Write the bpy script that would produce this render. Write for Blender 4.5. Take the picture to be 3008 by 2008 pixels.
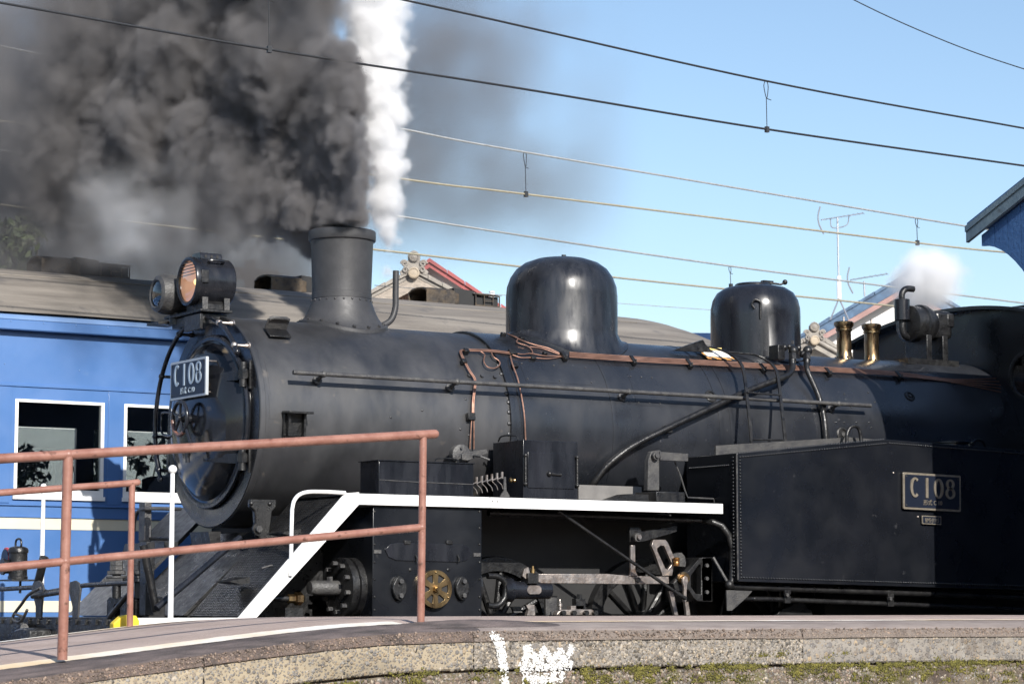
import bpy, bmesh, math, random
import numpy as np
from mathutils import Vector, Matrix
from mathutils.geometry import tessellate_polygon

for o in list(bpy.data.objects): bpy.data.objects.remove(o)
SC = bpy.context.scene
COL = SC.collection
rnd = random.Random(7)
pi = math.pi

# ------------------------------------------------------------------ camera, sky, sun, exposure
FPX = 7200.0                       # focal length in pixels of a 3008 px wide frame
PHI = math.radians(32.7)           # heading of the camera, from +Y (across the track) towards +X (rear of the engine)
TH = math.atan(776 / FPX)          # looking slightly up
CAM = Vector((-7.571, -15.699, 0.705))
D_ = Vector((math.sin(PHI), math.cos(PHI), 0)); R_ = Vector((math.cos(PHI), -math.sin(PHI), 0)); Z_ = Vector((0, 0, 1))
F_ = D_ * math.cos(TH) + Z_ * math.sin(TH); U_ = -D_ * math.sin(TH) + Z_ * math.cos(TH)
cd = bpy.data.cameras.new('camera'); cam = bpy.data.objects.new('camera', cd); COL.objects.link(cam)
m = Matrix((R_, U_, -F_)).transposed().to_4x4(); m.translation = CAM; cam.matrix_world = m
cd.sensor_width = 36; cd.lens = FPX / 3008 * 36; cd.clip_end = 3000; cd.clip_start = 0.1
cd.dof.use_dof = True; cd.dof.focus_distance = 17.2; cd.dof.aperture_fstop = 9.0
SC.camera = cam

SUN_EL = math.radians(30); SUN_AZ = 0.14      # light travels along +Y, a little towards +X
LD = Vector((SUN_AZ, 1, 0)).normalized() * math.cos(SUN_EL) + Vector((0, 0, -math.sin(SUN_EL)))
sl = bpy.data.lights.new('sun', 'SUN'); so = bpy.data.objects.new('sun', sl); COL.objects.link(so)
sl.energy = 4.9; sl.angle = math.radians(0.53); sl.color = (1, 0.955, 0.89)
so.rotation_euler = LD.to_track_quat('-Z', 'Y').to_euler(); so.location = (0, -20, 20)
W = bpy.data.worlds.new('World'); SC.world = W; W.use_nodes = True
wn = W.node_tree.nodes; wl = W.node_tree.links
for n in list(wn): wn.remove(n)
wo = wn.new('ShaderNodeOutputWorld'); bg = wn.new('ShaderNodeBackground'); sk = wn.new('ShaderNodeTexSky')
sk.sky_type = 'NISHITA'; sk.sun_disc = False; sk.sun_elevation = SUN_EL
sk.sun_rotation = math.atan2(-LD.x, -LD.y)
sk.air_density = 1.0; sk.dust_density = 0.8; sk.ozone_density = 2.0; sk.altitude = 50
bg.inputs[1].default_value = 0.12
wl.new(sk.outputs[0], bg.inputs[0]); wl.new(bg.outputs[0], wo.inputs[0])
SC.view_settings.view_transform = 'Standard'; SC.view_settings.look = 'None'
SC.view_settings.exposure = 0.45; SC.view_settings.gamma = 1; SC.view_settings.use_curve_mapping = False
cy = SC.cycles
cy.max_bounces = 9; cy.diffuse_bounces = 3; cy.glossy_bounces = 3; cy.transmission_bounces = 6
cy.transparent_max_bounces = 12; cy.volume_bounces = 6; cy.volume_step_rate = 5.0; cy.volume_max_steps = 256
cy.use_adaptive_sampling = True; cy.adaptive_threshold = 0.015; cy.use_denoising = True
cy.caustics_reflective = False; cy.caustics_refractive = False; cy.sample_clamp_indirect = 6

def at(u, v, Y=None, X=None, z=None):
    """pixel of the photograph -> world point on a plane across, along or level with the track"""
    r = F_ + R_ * ((u - 1504) / FPX) + U_ * ((1004 - v) / FPX)
    t = (Y - CAM.y) / r.y if Y is not None else ((X - CAM.x) / r.x if X is not None else (z - CAM.z) / r.z)
    return CAM + r * t
ZB = 2.0                            # height of the boiler axis above the rail
def onb(u, v, Rr):
    r = F_ + R_ * ((u - 1504) / FPX) + U_ * ((1004 - v) / FPX)
    oy, oz = CAM.y, CAM.z - ZB
    a = r.y**2 + r.z**2; b = 2 * (oy * r.y + oz * r.z); c = oy * oy + oz * oz - Rr * Rr
    t = (-b - math.sqrt(max(b * b - 4 * a * c, 0))) / (2 * a)
    return CAM + r * t

# ------------------------------------------------------------------ materials
MAT = {}
def nd(nt, t, **k):
    n = nt.nodes.new(t)
    for a, v in k.items(): setattr(n, a, v)
    return n
def pm(name, c1, c2=None, rough=0.5, rough2=None, scale=3.0, metal=0.0, bump=0.0, bscale=40.0, stretch=(1, 1, 1), detail=6,
       lo=0.35, hi=0.65, coat=0.0, spec=0.5, c3=None, s3=20.0, lo3=0.6, hi3=0.75, island=0.0, bstretch=(1, 1, 1)):
    """one procedural paint / metal / stone: two noise-mixed colours, a third in speckles, uneven gloss and fine relief"""
    if name in MAT: return MAT[name]
    M = bpy.data.materials.new(name); M.use_nodes = True; nt = M.node_tree; L = nt.links
    b = nt.nodes['Principled BSDF']
    tc = nd(nt, 'ShaderNodeTexCoord'); mp = nd(nt, 'ShaderNodeMapping'); mp.inputs['Scale'].default_value = stretch
    L.new(tc.outputs['Object'], mp.inputs[0])
    n1 = nd(nt, 'ShaderNodeTexNoise'); n1.inputs['Scale'].default_value = scale; n1.inputs['Detail'].default_value = detail; n1.inputs['Roughness'].default_value = 0.62
    L.new(mp.outputs[0], n1.inputs['Vector'])
    r1 = nd(nt, 'ShaderNodeMapRange'); r1.inputs[1].default_value = lo; r1.inputs[2].default_value = hi
    L.new(n1.outputs[0], r1.inputs[0])
    def rgb(c): return (*c, 1) if len(c) == 3 else c
    c2 = c2 or c1
    mx = nd(nt, 'ShaderNodeMix', data_type='RGBA'); mx.inputs[6].default_value = rgb(c1); mx.inputs[7].default_value = rgb(c2)
    L.new(r1.outputs[0], mx.inputs[0]); out = mx.outputs[2]
    if c3:
        n3 = nd(nt, 'ShaderNodeTexNoise'); n3.inputs['Scale'].default_value = s3; n3.inputs['Detail'].default_value = 5
        L.new(tc.outputs['Object'], n3.inputs['Vector'])
        r3 = nd(nt, 'ShaderNodeMapRange'); r3.inputs[1].default_value = lo3; r3.inputs[2].default_value = hi3; L.new(n3.outputs[0], r3.inputs[0])
        m3 = nd(nt, 'ShaderNodeMix', data_type='RGBA'); m3.inputs[7].default_value = rgb(c3)
        L.new(r3.outputs[0], m3.inputs[0]); L.new(out, m3.inputs[6]); out = m3.outputs[2]
    if island:
        g = nd(nt, 'ShaderNodeNewGeometry'); hs = nd(nt, 'ShaderNodeHueSaturation')
        mr = nd(nt, 'ShaderNodeMapRange'); mr.inputs[3].default_value = 1 - island; mr.inputs[4].default_value = 1 + island
        L.new(g.outputs['Random Per Island'], mr.inputs[0]); L.new(mr.outputs[0], hs.inputs['Value']); L.new(out, hs.inputs['Color']); out = hs.outputs[0]
    L.new(out, b.inputs['Base Color'])
    if rough2 is None: b.inputs['Roughness'].default_value = rough
    else:
        n2 = nd(nt, 'ShaderNodeTexNoise'); n2.inputs['Scale'].default_value = scale * 2.3; n2.inputs['Detail'].default_value = 7
        L.new(mp.outputs[0], n2.inputs['Vector'])
        r2 = nd(nt, 'ShaderNodeMapRange'); r2.inputs[1].default_value = .35; r2.inputs[2].default_value = .65
        r2.inputs[3].default_value = rough; r2.inputs[4].default_value = rough2
        L.new(n2.outputs[0], r2.inputs[0]); L.new(r2.outputs[0], b.inputs['Roughness'])
    b.inputs['Metallic'].default_value = metal; b.inputs['Coat Weight'].default_value = coat; b.inputs['Coat Roughness'].default_value = 0.12
    b.inputs['Specular IOR Level'].default_value = spec
    if bump:
        mb = nd(nt, 'ShaderNodeMapping'); mb.inputs['Scale'].default_value = bstretch; L.new(tc.outputs['Object'], mb.inputs[0])
        nb = nd(nt, 'ShaderNodeTexNoise'); nb.inputs['Scale'].default_value = bscale; nb.inputs['Detail'].default_value = 4
        L.new(mb.outputs[0], nb.inputs['Vector'])
        bp = nd(nt, 'ShaderNodeBump'); bp.inputs['Strength'].default_value = bump; bp.inputs['Distance'].default_value = 0.02
        L.new(nb.outputs[0], bp.inputs['Height']); L.new(bp.outputs[0], b.inputs['Normal'])
    MAT[name] = M
    return M

SMOKEBOX = pm('smokebox_black', (.013, .0135, .015), (.034, .034, .037), .36, .56, 1.8, bump=.035, bscale=14, spec=1.0, stretch=(1.3, 1, .6), c3=(.10, .085, .07), s3=9, lo3=.66, hi3=.82)
CHIMNEY = pm('chimney_soot_black', (.032, .032, .034), (.046, .046, .049), .45, .58, 6, bump=.05, bscale=60)
BOILER = pm('boiler_black', (.010, .0115, .015), (.022, .024, .029), .18, .44, 1.1, spec=.8, bump=.02, bscale=6, stretch=(1.2, 1, .8), c3=(.10, .10, .105), s3=30, lo3=.68, hi3=.85)
GLOSS = pm('gloss_black', (.007, .008, .011), (.017, .018, .023), .17, .36, 3.0, bump=.025, bscale=16, stretch=(2, 2, .5), c3=(.07, .07, .072), s3=34, lo3=.70, hi3=.9)
DOMEB = pm('dome_black', (.008, .009, .012), (.026, .028, .034), .20, .44, 3.4, bump=.025, bscale=9, stretch=(2, 2, .45), c3=(.09, .09, .09), s3=50, lo3=.66, hi3=.9)
TANKB = pm('tank_black', (.004, .005, .007), (.008, .009, .012), .22, .38, 1.6, bump=.10, bscale=3.5, c3=(.09, .09, .095), s3=11, lo3=.69, hi3=.92)
OILY = pm('oily_black', (.006, .006, .007), (.017, .017, .017), .26, .5, 9, bump=.20, bscale=60, c3=(.09, .085, .08), s3=40, lo3=.68, hi3=.85)
GREYB = pm('worn_black', (.035, .035, .038), (.075, .073, .07), .4, .6, 12, bump=.3, bscale=80)
DOORB = pm('door_black', (.009, .010, .013), (.014, .015, .018), .10, .20, 3, bump=.04, bscale=10, c3=(.24, .185, .12), s3=2.6, lo3=.60, hi3=.72)
WHITE = pm('white_paint', (.83, .83, .82), (.78, .78, .76), .4, .55, 5, c3=(.42, .38, .33), s3=20, lo3=.66, hi3=.84)
STEEL = pm('bare_steel', (.46, .42, .39), (.36, .30, .26), .28, .5, 9, metal=.85, bump=.15, bscale=50, c3=(.25, .14, .08), s3=12, lo3=.6, hi3=.8)
CHROME = pm('bright_steel', (.55, .55, .55), None, .2, .3, 9, metal=1)
COPPER = pm('copper', (.42, .245, .185), (.26, .145, .105), .40, .58, 14, metal=.8, stretch=(.3, 1, 1))
BRASS = pm('brass', (.38, .27, .13), (.24, .16, .085), .25, .42, 7, metal=1, stretch=(1, 1, .4), bump=.05, bscale=40)
BRASS2 = pm('valve_brass', (.36, .27, .15), (.20, .125, .075), .2, .4, 9, metal=1, stretch=(3, 3, .5))
RAILP = pm('rust_red_paint', (.31, .155, .118), (.22, .098, .072), .28, .48, 9, bump=.12, bscale=60, c3=(.10, .045, .03), s3=22, lo3=.62, hi3=.72)
BLUE = pm('coach_blue', (.062, .15, .355), (.085, .18, .40), .28, .46, 1.6, bump=.16, bscale=2.6, coat=.2, c3=(.12, .20, .36), s3=6, lo3=.64, hi3=.86)
BLUEL = pm('coach_blue_light', (.15, .25, .46), (.17, .27, .46), .35, .5, 4)
CREAM = pm('coach_cream', (.68, .63, .49), (.62, .57, .44), .4, .5, 4)
ROOF = pm('coach_roof_canvas', (.135, .12, .105), (.22, .198, .172), .65, .85, 3.2, bump=.25, bscale=24, stretch=(.25, 2.5, 2.5), c3=(.09, .085, .085), s3=3.0, lo3=.60, hi3=.75)
RUST = pm('rusty_vent', (.035, .030, .026), (.12, .085, .05), .6, .85, 7, bump=.3, bscale=50, c3=(.03, .025, .022), s3=14, lo3=.52, hi3=.62)
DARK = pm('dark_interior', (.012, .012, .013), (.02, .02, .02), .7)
SEAT = pm('seat_cloth', (.05, .07, .14), (.06, .08, .16), .9)
ASPH = pm('asphalt', (.36, .275, .235), (.45, .355, .31), .85, None, 2.2, bump=.5, bscale=150, c3=(.45, .41, .38), s3=120, lo3=.55, hi3=.75)
ASPHD = pm('tar_edge', (.06, .05, .047), (.15, .12, .112), .6, .8, 6, bump=.5, bscale=90, stretch=(.6, 2, 2))
ASPHL = pm('worn_edge', (.20, .165, .15), (.29, .245, .22), .75, None, 6, bump=.4, bscale=90, stretch=(.6, 2, 2))
LINEW = pm('road_paint', (.80, .77, .70), (.72, .56, .36), .6, None, .8, lo=.45, hi=.62, c3=(.42, .36, .32), s3=40, lo3=.66, hi3=.78, bump=.2, bscale=120)
MORTAR = pm('old_concrete', (.46, .385, .26), (.27, .235, .19), .9, None, 3.5, bump=.6, bscale=60, c3=(.06, .045, .035), s3=5, lo3=.55, hi3=.70)
TOPBAND = pm('stained_concrete', (.10, .075, .062), (.20, .16, .13), .9, None, 7, bump=.7, bscale=70, c3=(.32, .22, .15), s3=26, lo3=.64, hi3=.76)
LOWERW = pm('mossy_concrete', (.17, .135, .095), (.13, .125, .06), .9, None, 4, bump=.7, bscale=60, c3=(.03, .025, .02), s3=7, lo3=.58, hi3=.7)
MOSS = pm('moss', (.075, .072, .014), (.16, .14, .03), .95, None, 12, island=.5)
PEBB = pm('pebbles', (.15, .14, .13), (.26, .215, .155), .6, None, 60, island=.8)
PEBD = pm('dark_pebbles', (.12, .095, .08), (.22, .16, .12), .75, None, 60, island=.6)
SPRAY = pm('white_spray', (.74, .73, .71), (.55, .54, .51), .8, None, 30)
BALLAST = pm('ballast', (.10, .09, .08), (.20, .18, .16), .9, None, 18, bump=.8, bscale=40)
SLEEPER = pm('sleeper_wood', (.07, .055, .045), (.11, .09, .07), .85, None, 6)
RAILS = pm('rail_steel', (.12, .08, .06), (.2, .15, .12), .5, None, 8, metal=.6)
WIRED = pm('wire_dark', (.03, .032, .036), None, .5, metal=.3)
WIREY = pm('wire_copper_dull', (.42, .38, .27), (.32, .29, .22), .5, None, 20, metal=.4)
WIREL = pm('wire_grey', (.42, .43, .43), (.30, .31, .31), .5, None, 20, metal=.4)
TILE = pm('roof_tile_grey', (.22, .20, .18), (.34, .31, .27), .7, None, 5, bump=.3, bscale=40)
TILEB = pm('roof_tile_blue', (.025, .06, .12), (.06, .125, .22), .35, .6, 4)
REDROOF = pm('red_roof', (.33, .08, .075), (.27, .06, .06), .5, None, 5)
PLAST = pm('plaster_white', (.82, .81, .80), (.74, .73, .72), .8, None, 3)
TIMBER = pm('weathered_timber', (.42, .36, .30), (.27, .235, .20), .85, None, 10, stretch=(.3, 2, 2), bump=.4, bscale=60)
PINKB = pm('pink_board', (.36, .23, .21), (.29, .18, .165), .8)
CORR = pm('corrugated_sheet', (.72, .56, .47), (.62, .48, .42), .6, None, 4)
SHEDB = pm('shed_blue', (.035, .10, .26), (.05, .13, .30), .55, None, 4, bump=.2, bscale=30)
SHEDL = pm('shed_blue_faded', (.10, .16, .22), (.15, .21, .25), .8, None, 5, stretch=(1, .4, .4), bump=.15, bscale=20, c3=(.06, .07, .075), s3=9, lo3=.66, hi3=.78)
YELLOW = pm('yellow_paint', (.80, .58, .02), (.62, .45, .03), .5, None, 10)
LEAF = pm('leaves', (.022, .036, .012), (.055, .07, .022), .6, None, 2, island=.5)
BARK = pm('bark', (.09, .07, .05), (.14, .11, .085), .9, None, 8, bump=.5, bscale=30)
REDLENS = pm('red_glass', (.45, .02, .03), None, .1)
REDP = pm('red_paint', (.5, .05, .07), None, .4)
ALU = pm('antenna_metal', (.38, .40, .44), None, .4, metal=.6)
PORC = pm('white_porcelain', (.85, .85, .85), None, .25)
PLATEB = pm('plate_blue_black', (.009, .013, .024), (.012, .016, .028), .35, spec=.3)
PLATEW = pm('plate_sky_tinted', (.44, .47, .50), (.40, .43, .46), .4)  # bluish sky-lit shade of the front plate mixed into its base colour
NICKEL = pm('plate_brass_letters', (.36, .32, .255), (.27, .235, .185), .28, .42, 20, metal=.55)
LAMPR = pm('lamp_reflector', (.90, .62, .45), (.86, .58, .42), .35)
_b = LAMPR.node_tree.nodes['Principled BSDF']; _b.inputs['Emission Color'].default_value = (1, .60, .38, 1); _b.inputs['Emission Strength'].default_value = .22  # faint emission painted in for light the reflector would throw back
def stony(name, mortar, mortar2, cols, size, dens, stain=None, st_lo=.5, st_hi=.65, st_scale=4, green=None, bump=.8):
    """concrete with its aggregate showing: two sizes of small stones set in mortar, stains over both"""
    M = bpy.data.materials.new(name); M.use_nodes = True; nt = M.node_tree; L = nt.links; b = nt.nodes['Principled BSDF']
    tc = nd(nt, 'ShaderNodeTexCoord'); ns = nd(nt, 'ShaderNodeTexNoise'); ns.inputs['Scale'].default_value = 7; ns.inputs['Detail'].default_value = 6
    L.new(tc.outputs['Object'], ns.inputs['Vector'])
    mx = nd(nt, 'ShaderNodeMix', data_type='RGBA'); mx.inputs[6].default_value = (*mortar, 1); mx.inputs[7].default_value = (*mortar2, 1); L.new(ns.outputs[0], mx.inputs[0])
    out = mx.outputs[2]; hsum = None
    for k, sc in enumerate((size, size*2.3)):
        v = nd(nt, 'ShaderNodeTexVoronoi'); v.inputs['Scale'].default_value = sc; L.new(tc.outputs['Object'], v.inputs['Vector'])
        r = nd(nt, 'ShaderNodeMapRange'); r.inputs[1].default_value = .50*dens; r.inputs[2].default_value = .40*dens; L.new(v.outputs['Distance'], r.inputs[0])
        sp_ = nd(nt, 'ShaderNodeSeparateColor'); L.new(v.outputs['Color'], sp_.inputs[0])
        g = nd(nt, 'ShaderNodeMath', operation='GREATER_THAN'); g.inputs[1].default_value = .38; L.new(sp_.outputs[1], g.inputs[0])
        mm = nd(nt, 'ShaderNodeMath', operation='MULTIPLY'); L.new(r.outputs[0], mm.inputs[0]); L.new(g.outputs[0], mm.inputs[1])
        cr = nd(nt, 'ShaderNodeValToRGB'); cr.color_ramp.interpolation = 'LINEAR'
        while len(cr.color_ramp.elements) < len(cols): cr.color_ramp.elements.new(.5)
        for j, c in enumerate(cols): cr.color_ramp.elements[j].position = j/(len(cols)-1); cr.color_ramp.elements[j].color = (*c, 1)
        L.new(sp_.outputs[0], cr.inputs[0])
        m2 = nd(nt, 'ShaderNodeMix', data_type='RGBA'); L.new(mm.outputs[0], m2.inputs[0]); L.new(out, m2.inputs[6]); L.new(cr.outputs[0], m2.inputs[7]); out = m2.outputs[2]
        if hsum is None: hsum = mm.outputs[0]
        else:
            ad = nd(nt, 'ShaderNodeMath', operation='ADD'); L.new(hsum, ad.inputs[0]); L.new(mm.outputs[0], ad.inputs[1]); hsum = ad.outputs[0]
    for col, lo, hi, sc, off in ([(stain, st_lo, st_hi, st_scale, 0)] if stain else []) + ([(green, .50, .66, 6, 5)] if green else []):
        mp = nd(nt, 'ShaderNodeMapping'); mp.inputs['Location'].default_value = (off, off, off); L.new(tc.outputs['Object'], mp.inputs[0])
        n3 = nd(nt, 'ShaderNodeTexNoise'); n3.inputs['Scale'].default_value = sc; n3.inputs['Detail'].default_value = 7; n3.inputs['Roughness'].default_value = .7; L.new(mp.outputs[0], n3.inputs['Vector'])
        r3 = nd(nt, 'ShaderNodeMapRange'); r3.inputs[1].default_value = lo; r3.inputs[2].default_value = hi; r3.inputs[4].default_value = .85; L.new(n3.outputs[0], r3.inputs[0])
        m3 = nd(nt, 'ShaderNodeMix', data_type='RGBA'); m3.inputs[7].default_value = (*col, 1); L.new(r3.outputs[0], m3.inputs[0]); L.new(out, m3.inputs[6]); out = m3.outputs[2]
    L.new(out, b.inputs['Base Color']); b.inputs['Roughness'].default_value = .85
    bp = nd(nt, 'ShaderNodeBump'); bp.inputs['Strength'].default_value = bump; bp.inputs['Distance'].default_value = .006
    ad = nd(nt, 'ShaderNodeMath', operation='ADD'); L.new(hsum, ad.inputs[0]); L.new(ns.outputs[0], ad.inputs[1]); L.new(ad.outputs[0], bp.inputs['Height']); L.new(bp.outputs[0], b.inputs['Normal'])
    return M
GREYS = [(.10,.095,.09), (.22,.20,.18), (.14,.13,.125), (.33,.25,.16), (.19,.18,.17), (.28,.26,.23)]
MORTAR = stony('old_concrete', (.40,.325,.215), (.22,.19,.15), GREYS, 34, 1.0, (.075,.055,.042), .56, .70, 4)
MORTAR2 = stony('grey_concrete', (.29,.26,.225), (.16,.145,.125), GREYS, 30, 1.08, (.085,.065,.05), .52, .68, 4)
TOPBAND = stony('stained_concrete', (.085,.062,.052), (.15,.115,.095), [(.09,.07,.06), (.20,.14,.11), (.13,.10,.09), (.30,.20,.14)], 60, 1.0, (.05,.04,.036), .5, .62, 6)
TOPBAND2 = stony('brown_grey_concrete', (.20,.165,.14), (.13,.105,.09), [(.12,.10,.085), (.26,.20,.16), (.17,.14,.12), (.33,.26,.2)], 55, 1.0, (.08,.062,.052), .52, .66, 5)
LOWERW = stony('mossy_concrete', (.17,.135,.095), (.10,.08,.055), GREYS, 40, 1.0, (.045,.03,.022), .46, .60, 5, (.12,.115,.025))
def glassmat(name, tint, rough, mixf, col=(1, 1, 1)):
    M = bpy.data.materials.new(name); M.use_nodes = True; nt = M.node_tree; L = nt.links
    o = nt.nodes['Material Output']; nt.nodes.remove(nt.nodes['Principled BSDF'])
    t = nd(nt, 'ShaderNodeBsdfTransparent'); t.inputs[0].default_value = (*tint, 1)
    g = nd(nt, 'ShaderNodeBsdfGlossy'); g.inputs['Roughness'].default_value = rough; g.inputs[0].default_value = (*col, 1)
    f = nd(nt, 'ShaderNodeFresnel'); f.inputs[0].default_value = 1.5
    a = nd(nt, 'ShaderNodeMath', operation='MULTIPLY_ADD'); a.inputs[1].default_value = 1.0; a.inputs[2].default_value = mixf; L.new(f.outputs[0], a.inputs[0])
    x = nd(nt, 'ShaderNodeMixShader'); L.new(a.outputs[0], x.inputs[0]); L.new(t.outputs[0], x.inputs[1]); L.new(g.outputs[0], x.inputs[2])
    L.new(x.outputs[0], o.inputs[0]); return M
PANE = glassmat('window_glass', (.68, .71, .71), .015, .06)
LENS = glassmat('lamp_glass', (.9, .9, .92), .03, .05)

# ------------------------------------------------------------------ mesh helpers
class MB:
    def __init__(s): s.v = []; s.f = []
    def add(s, vs, fs):
        o = len(s.v); s.v += [tuple(x) for x in vs]; s.f += [tuple(i + o for i in f) for f in fs]; return s
    def box(s, x0, x1, y0, y1, z0, z1):
        return s.add([(x0,y0,z0),(x1,y0,z0),(x1,y1,z0),(x0,y1,z0),(x0,y0,z1),(x1,y0,z1),(x1,y1,z1),(x0,y1,z1)],
                     [(0,3,2,1),(4,5,6,7),(0,1,5,4),(1,2,6,5),(2,3,7,6),(3,0,4,7)])
    def obox(s, c, ax, ay, az):      # centre and three half-axes
        c, ax, ay, az = map(Vector, (c, ax, ay, az)); P = []
        for k in (-1, 1):
            for a, b in ((-1,-1),(1,-1),(1,1),(-1,1)): P.append(c + ax*a + ay*b + az*k)
        return s.add(P, [(0,3,2,1),(4,5,6,7),(0,1,5,4),(1,2,6,5),(2,3,7,6),(3,0,4,7)])
    def tube(s, pts, r, n=10, cap=True, rs=None):
        pts = [Vector(p) for p in pts]; N = len(pts); o = len(s.v); up = None
        for i, p in enumerate(pts):
            t = ((pts[min(i+1, N-1)] - pts[max(i-1, 0)])).normalized()
            if up is None:
                up = Vector((0,0,1)) if abs(t.z) < .9 else Vector((1,0,0))
            a = (up - t * up.dot(t)).normalized(); b = t.cross(a); up = a
            rr = rs[i] if rs else r
            for k in range(n):
                q = 2*pi*k/n; s.v.append(tuple(p + (a*math.cos(q) + b*math.sin(q))*rr))
        for i in range(N-1):
            for k in range(n):
                k2 = (k+1) % n
                s.f.append((o+i*n+k, o+i*n+k2, o+(i+1)*n+k2, o+(i+1)*n+k))
        if cap:
            s.f.append(tuple(o+k for k in reversed(range(n)))); s.f.append(tuple(o+(N-1)*n+k for k in range(n)))
        return s
    def cyl(s, p0, p1, r, r1=None, n=16): return s.tube([p0, p1], r, n, True, [r, r if r1 is None else r1])
    def lathe(s, prof, o, ax, n=32, cap=True):   # prof: (radius, distance along ax)
        o = Vector(o); ax = Vector(ax).normalized(); a = Vector((0,0,1)) if abs(ax.z) < .9 else Vector((1,0,0))
        a = (a - ax*a.dot(ax)).normalized(); b = ax.cross(a); k0 = len(s.v)
        for r, h in prof:
            for k in range(n):
                q = 2*pi*k/n; s.v.append(tuple(o + ax*h + (a*math.cos(q) + b*math.sin(q))*r))
        for i in range(len(prof)-1):
            for k in range(n):
                k2 = (k+1) % n; s.f.append((k0+i*n+k, k0+i*n+k2, k0+(i+1)*n+k2, k0+(i+1)*n+k))
        if cap:
            s.f.append(tuple(k0+k for k in reversed(range(n)))); s.f.append(tuple(k0+(len(prof)-1)*n+k for k in range(n)))
        return s
    def prism(s, poly, o, a, b, t, holes=()):    # polygon in the plane o + a*p + b*q, thickened by vector t
        o, a, b, t = map(Vector, (o, a, b, t)); loops = [list(poly)] + [list(h) for h in holes]
        flat = [p for l in loops for p in l]
        tri = tessellate_polygon([[Vector((p[0], p[1], 0)) for p in l] for l in loops])
        k0 = len(s.v); n = len(flat)
        for p in flat: s.v.append(tuple(o + a*p[0] + b*p[1]))
        for p in flat: s.v.append(tuple(o + a*p[0] + b*p[1] + t))
        for x in tri: s.f.append(tuple(k0+i for i in x)); s.f.append(tuple(k0+n+i for i in reversed(x)))
        i0 = 0
        for l in loops:
            L = len(l)
            for i in range(L):
                j = (i+1) % L; s.f.append((k0+i0+i, k0+i0+j, k0+n+i0+j, k0+n+i0+i))
            i0 += L
        return s
    def sph(s, c, r, n=12, m=8, sc=(1,1,1), half=None):
        c = Vector(c); k0 = len(s.v)
        for i in range(m+1):
            q = pi*i/m
            for k in range(n):
                w = 2*pi*k/n; s.v.append((c.x + r*sc[0]*math.sin(q)*math.cos(w), c.y + r*sc[1]*math.sin(q)*math.sin(w), c.z + r*sc[2]*math.cos(q)))
        for i in range(m):
            for k in range(n):
                k2 = (k+1) % n; s.f.append((k0+i*n+k, k0+(i+1)*n+k, k0+(i+1)*n+k2, k0+i*n+k2))
        return s
    def build(s, name, mat, parent=None, ang=38, bevel=0.0):
        me = bpy.data.meshes.new(name); me.from_pydata(s.v, [], s.f)
        bm = bmesh.new(); bm.from_mesh(me); bmesh.ops.recalc_face_normals(bm, faces=bm.faces); bm.to_mesh(me); bm.free()
        me.materials.append(mat)
        if ang:
            me.polygons.foreach_set('use_smooth', [True]*len(me.polygons)); me.set_sharp_from_angle(angle=math.radians(ang))
        o = bpy.data.objects.new(name, me); COL.objects.link(o); o.parent = parent
        if bevel:
            b = o.modifiers.new('bevel', 'BEVEL'); b.width = bevel; b.segments = 2; b.limit_method = 'ANGLE'; b.angle_limit = math.radians(40)
        return o
def tag(o, label=None, cat=None, group=None, kind=None):
    if label: o['label'] = label
    if cat: o['category'] = cat
    if group: o['group'] = group
    if kind: o['kind'] = kind
    return o
def thing(name, label, cat, loc=(0,0,0), group=None):
    e = bpy.data.objects.new(name, None); COL.objects.link(e); e.location = loc; e.empty_display_size = .2
    return tag(e, label, cat, group)
def copy_tree(o, parent=None):
    c = o.copy(); COL.objects.link(c); c.parent = parent
    for ch in list(o.children): copy_tree(ch, c)
    return c
def catmull(P, k=6):
    P = [Vector(p) for p in P]; Q = [P[0]*2-P[1]] + P + [P[-1]*2-P[-2]]; out = []
    for i in range(1, len(Q)-2):
        for j in range(k):
            t = j/k; a, b, c, d = Q[i-1], Q[i], Q[i+1], Q[i+2]
            out.append(((b*2) + (c-a)*t + (a*2-b*5+c*4-d)*t*t + (b*3-a-c*3+d)*t**3)*.5)
    return out + [P[-1]]
def arcpts(cx, cy, r, a0, a1, n):
    return [(cx + r*math.cos(math.radians(a0+(a1-a0)*i/n)), cy + r*math.sin(math.radians(a0+(a1-a0)*i/n))) for i in range(n+1)]
def rrect(x0, x1, y0, y1, r, n=4):
    return (arcpts(x1-r, y1-r, r, 0, 90, n) + arcpts(x0+r, y1-r, r, 90, 180, n) + arcpts(x0+r, y0+r, r, 180, 270, n) + arcpts(x1-r, y0+r, r, 270, 360, n))
def circ(cx, cy, r, n=24, ry=None): return [(cx + r*math.cos(2*pi*i/n), cy + (ry or r)*math.sin(2*pi*i/n)) for i in range(n)]
EX, EY, EZ = Vector((1,0,0)), Vector((0,1,0)), Vector((0,0,1))
def side(poly_px, Y):       # pixel outline on a side plane -> (x, z) polygon
    return [(p.x, p.z) for p in (at(u, v, Y=Y) for u, v in poly_px)]
def textmesh(txt, size, name, mat, M, parent, depth=.004, sx=1.0):
    cu = bpy.data.curves.new(name, 'FONT'); cu.body = txt; cu.size = size; cu.extrude = depth; cu.align_x = 'CENTER'; cu.align_y = 'CENTER'
    to = bpy.data.objects.new('tmp', cu); COL.objects.link(to); dg = bpy.context.evaluated_depsgraph_get()
    me = bpy.data.meshes.new_from_object(to.evaluated_get(dg)); bpy.data.objects.remove(to)
    me.transform(Matrix.Diagonal((sx, 1, 1, 1))); me.transform(M); me.name = name; me.materials.clear(); me.materials.append(mat)
    o = bpy.data.objects.new(name, me); COL.objects.link(o); o.parent = parent; return o

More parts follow.
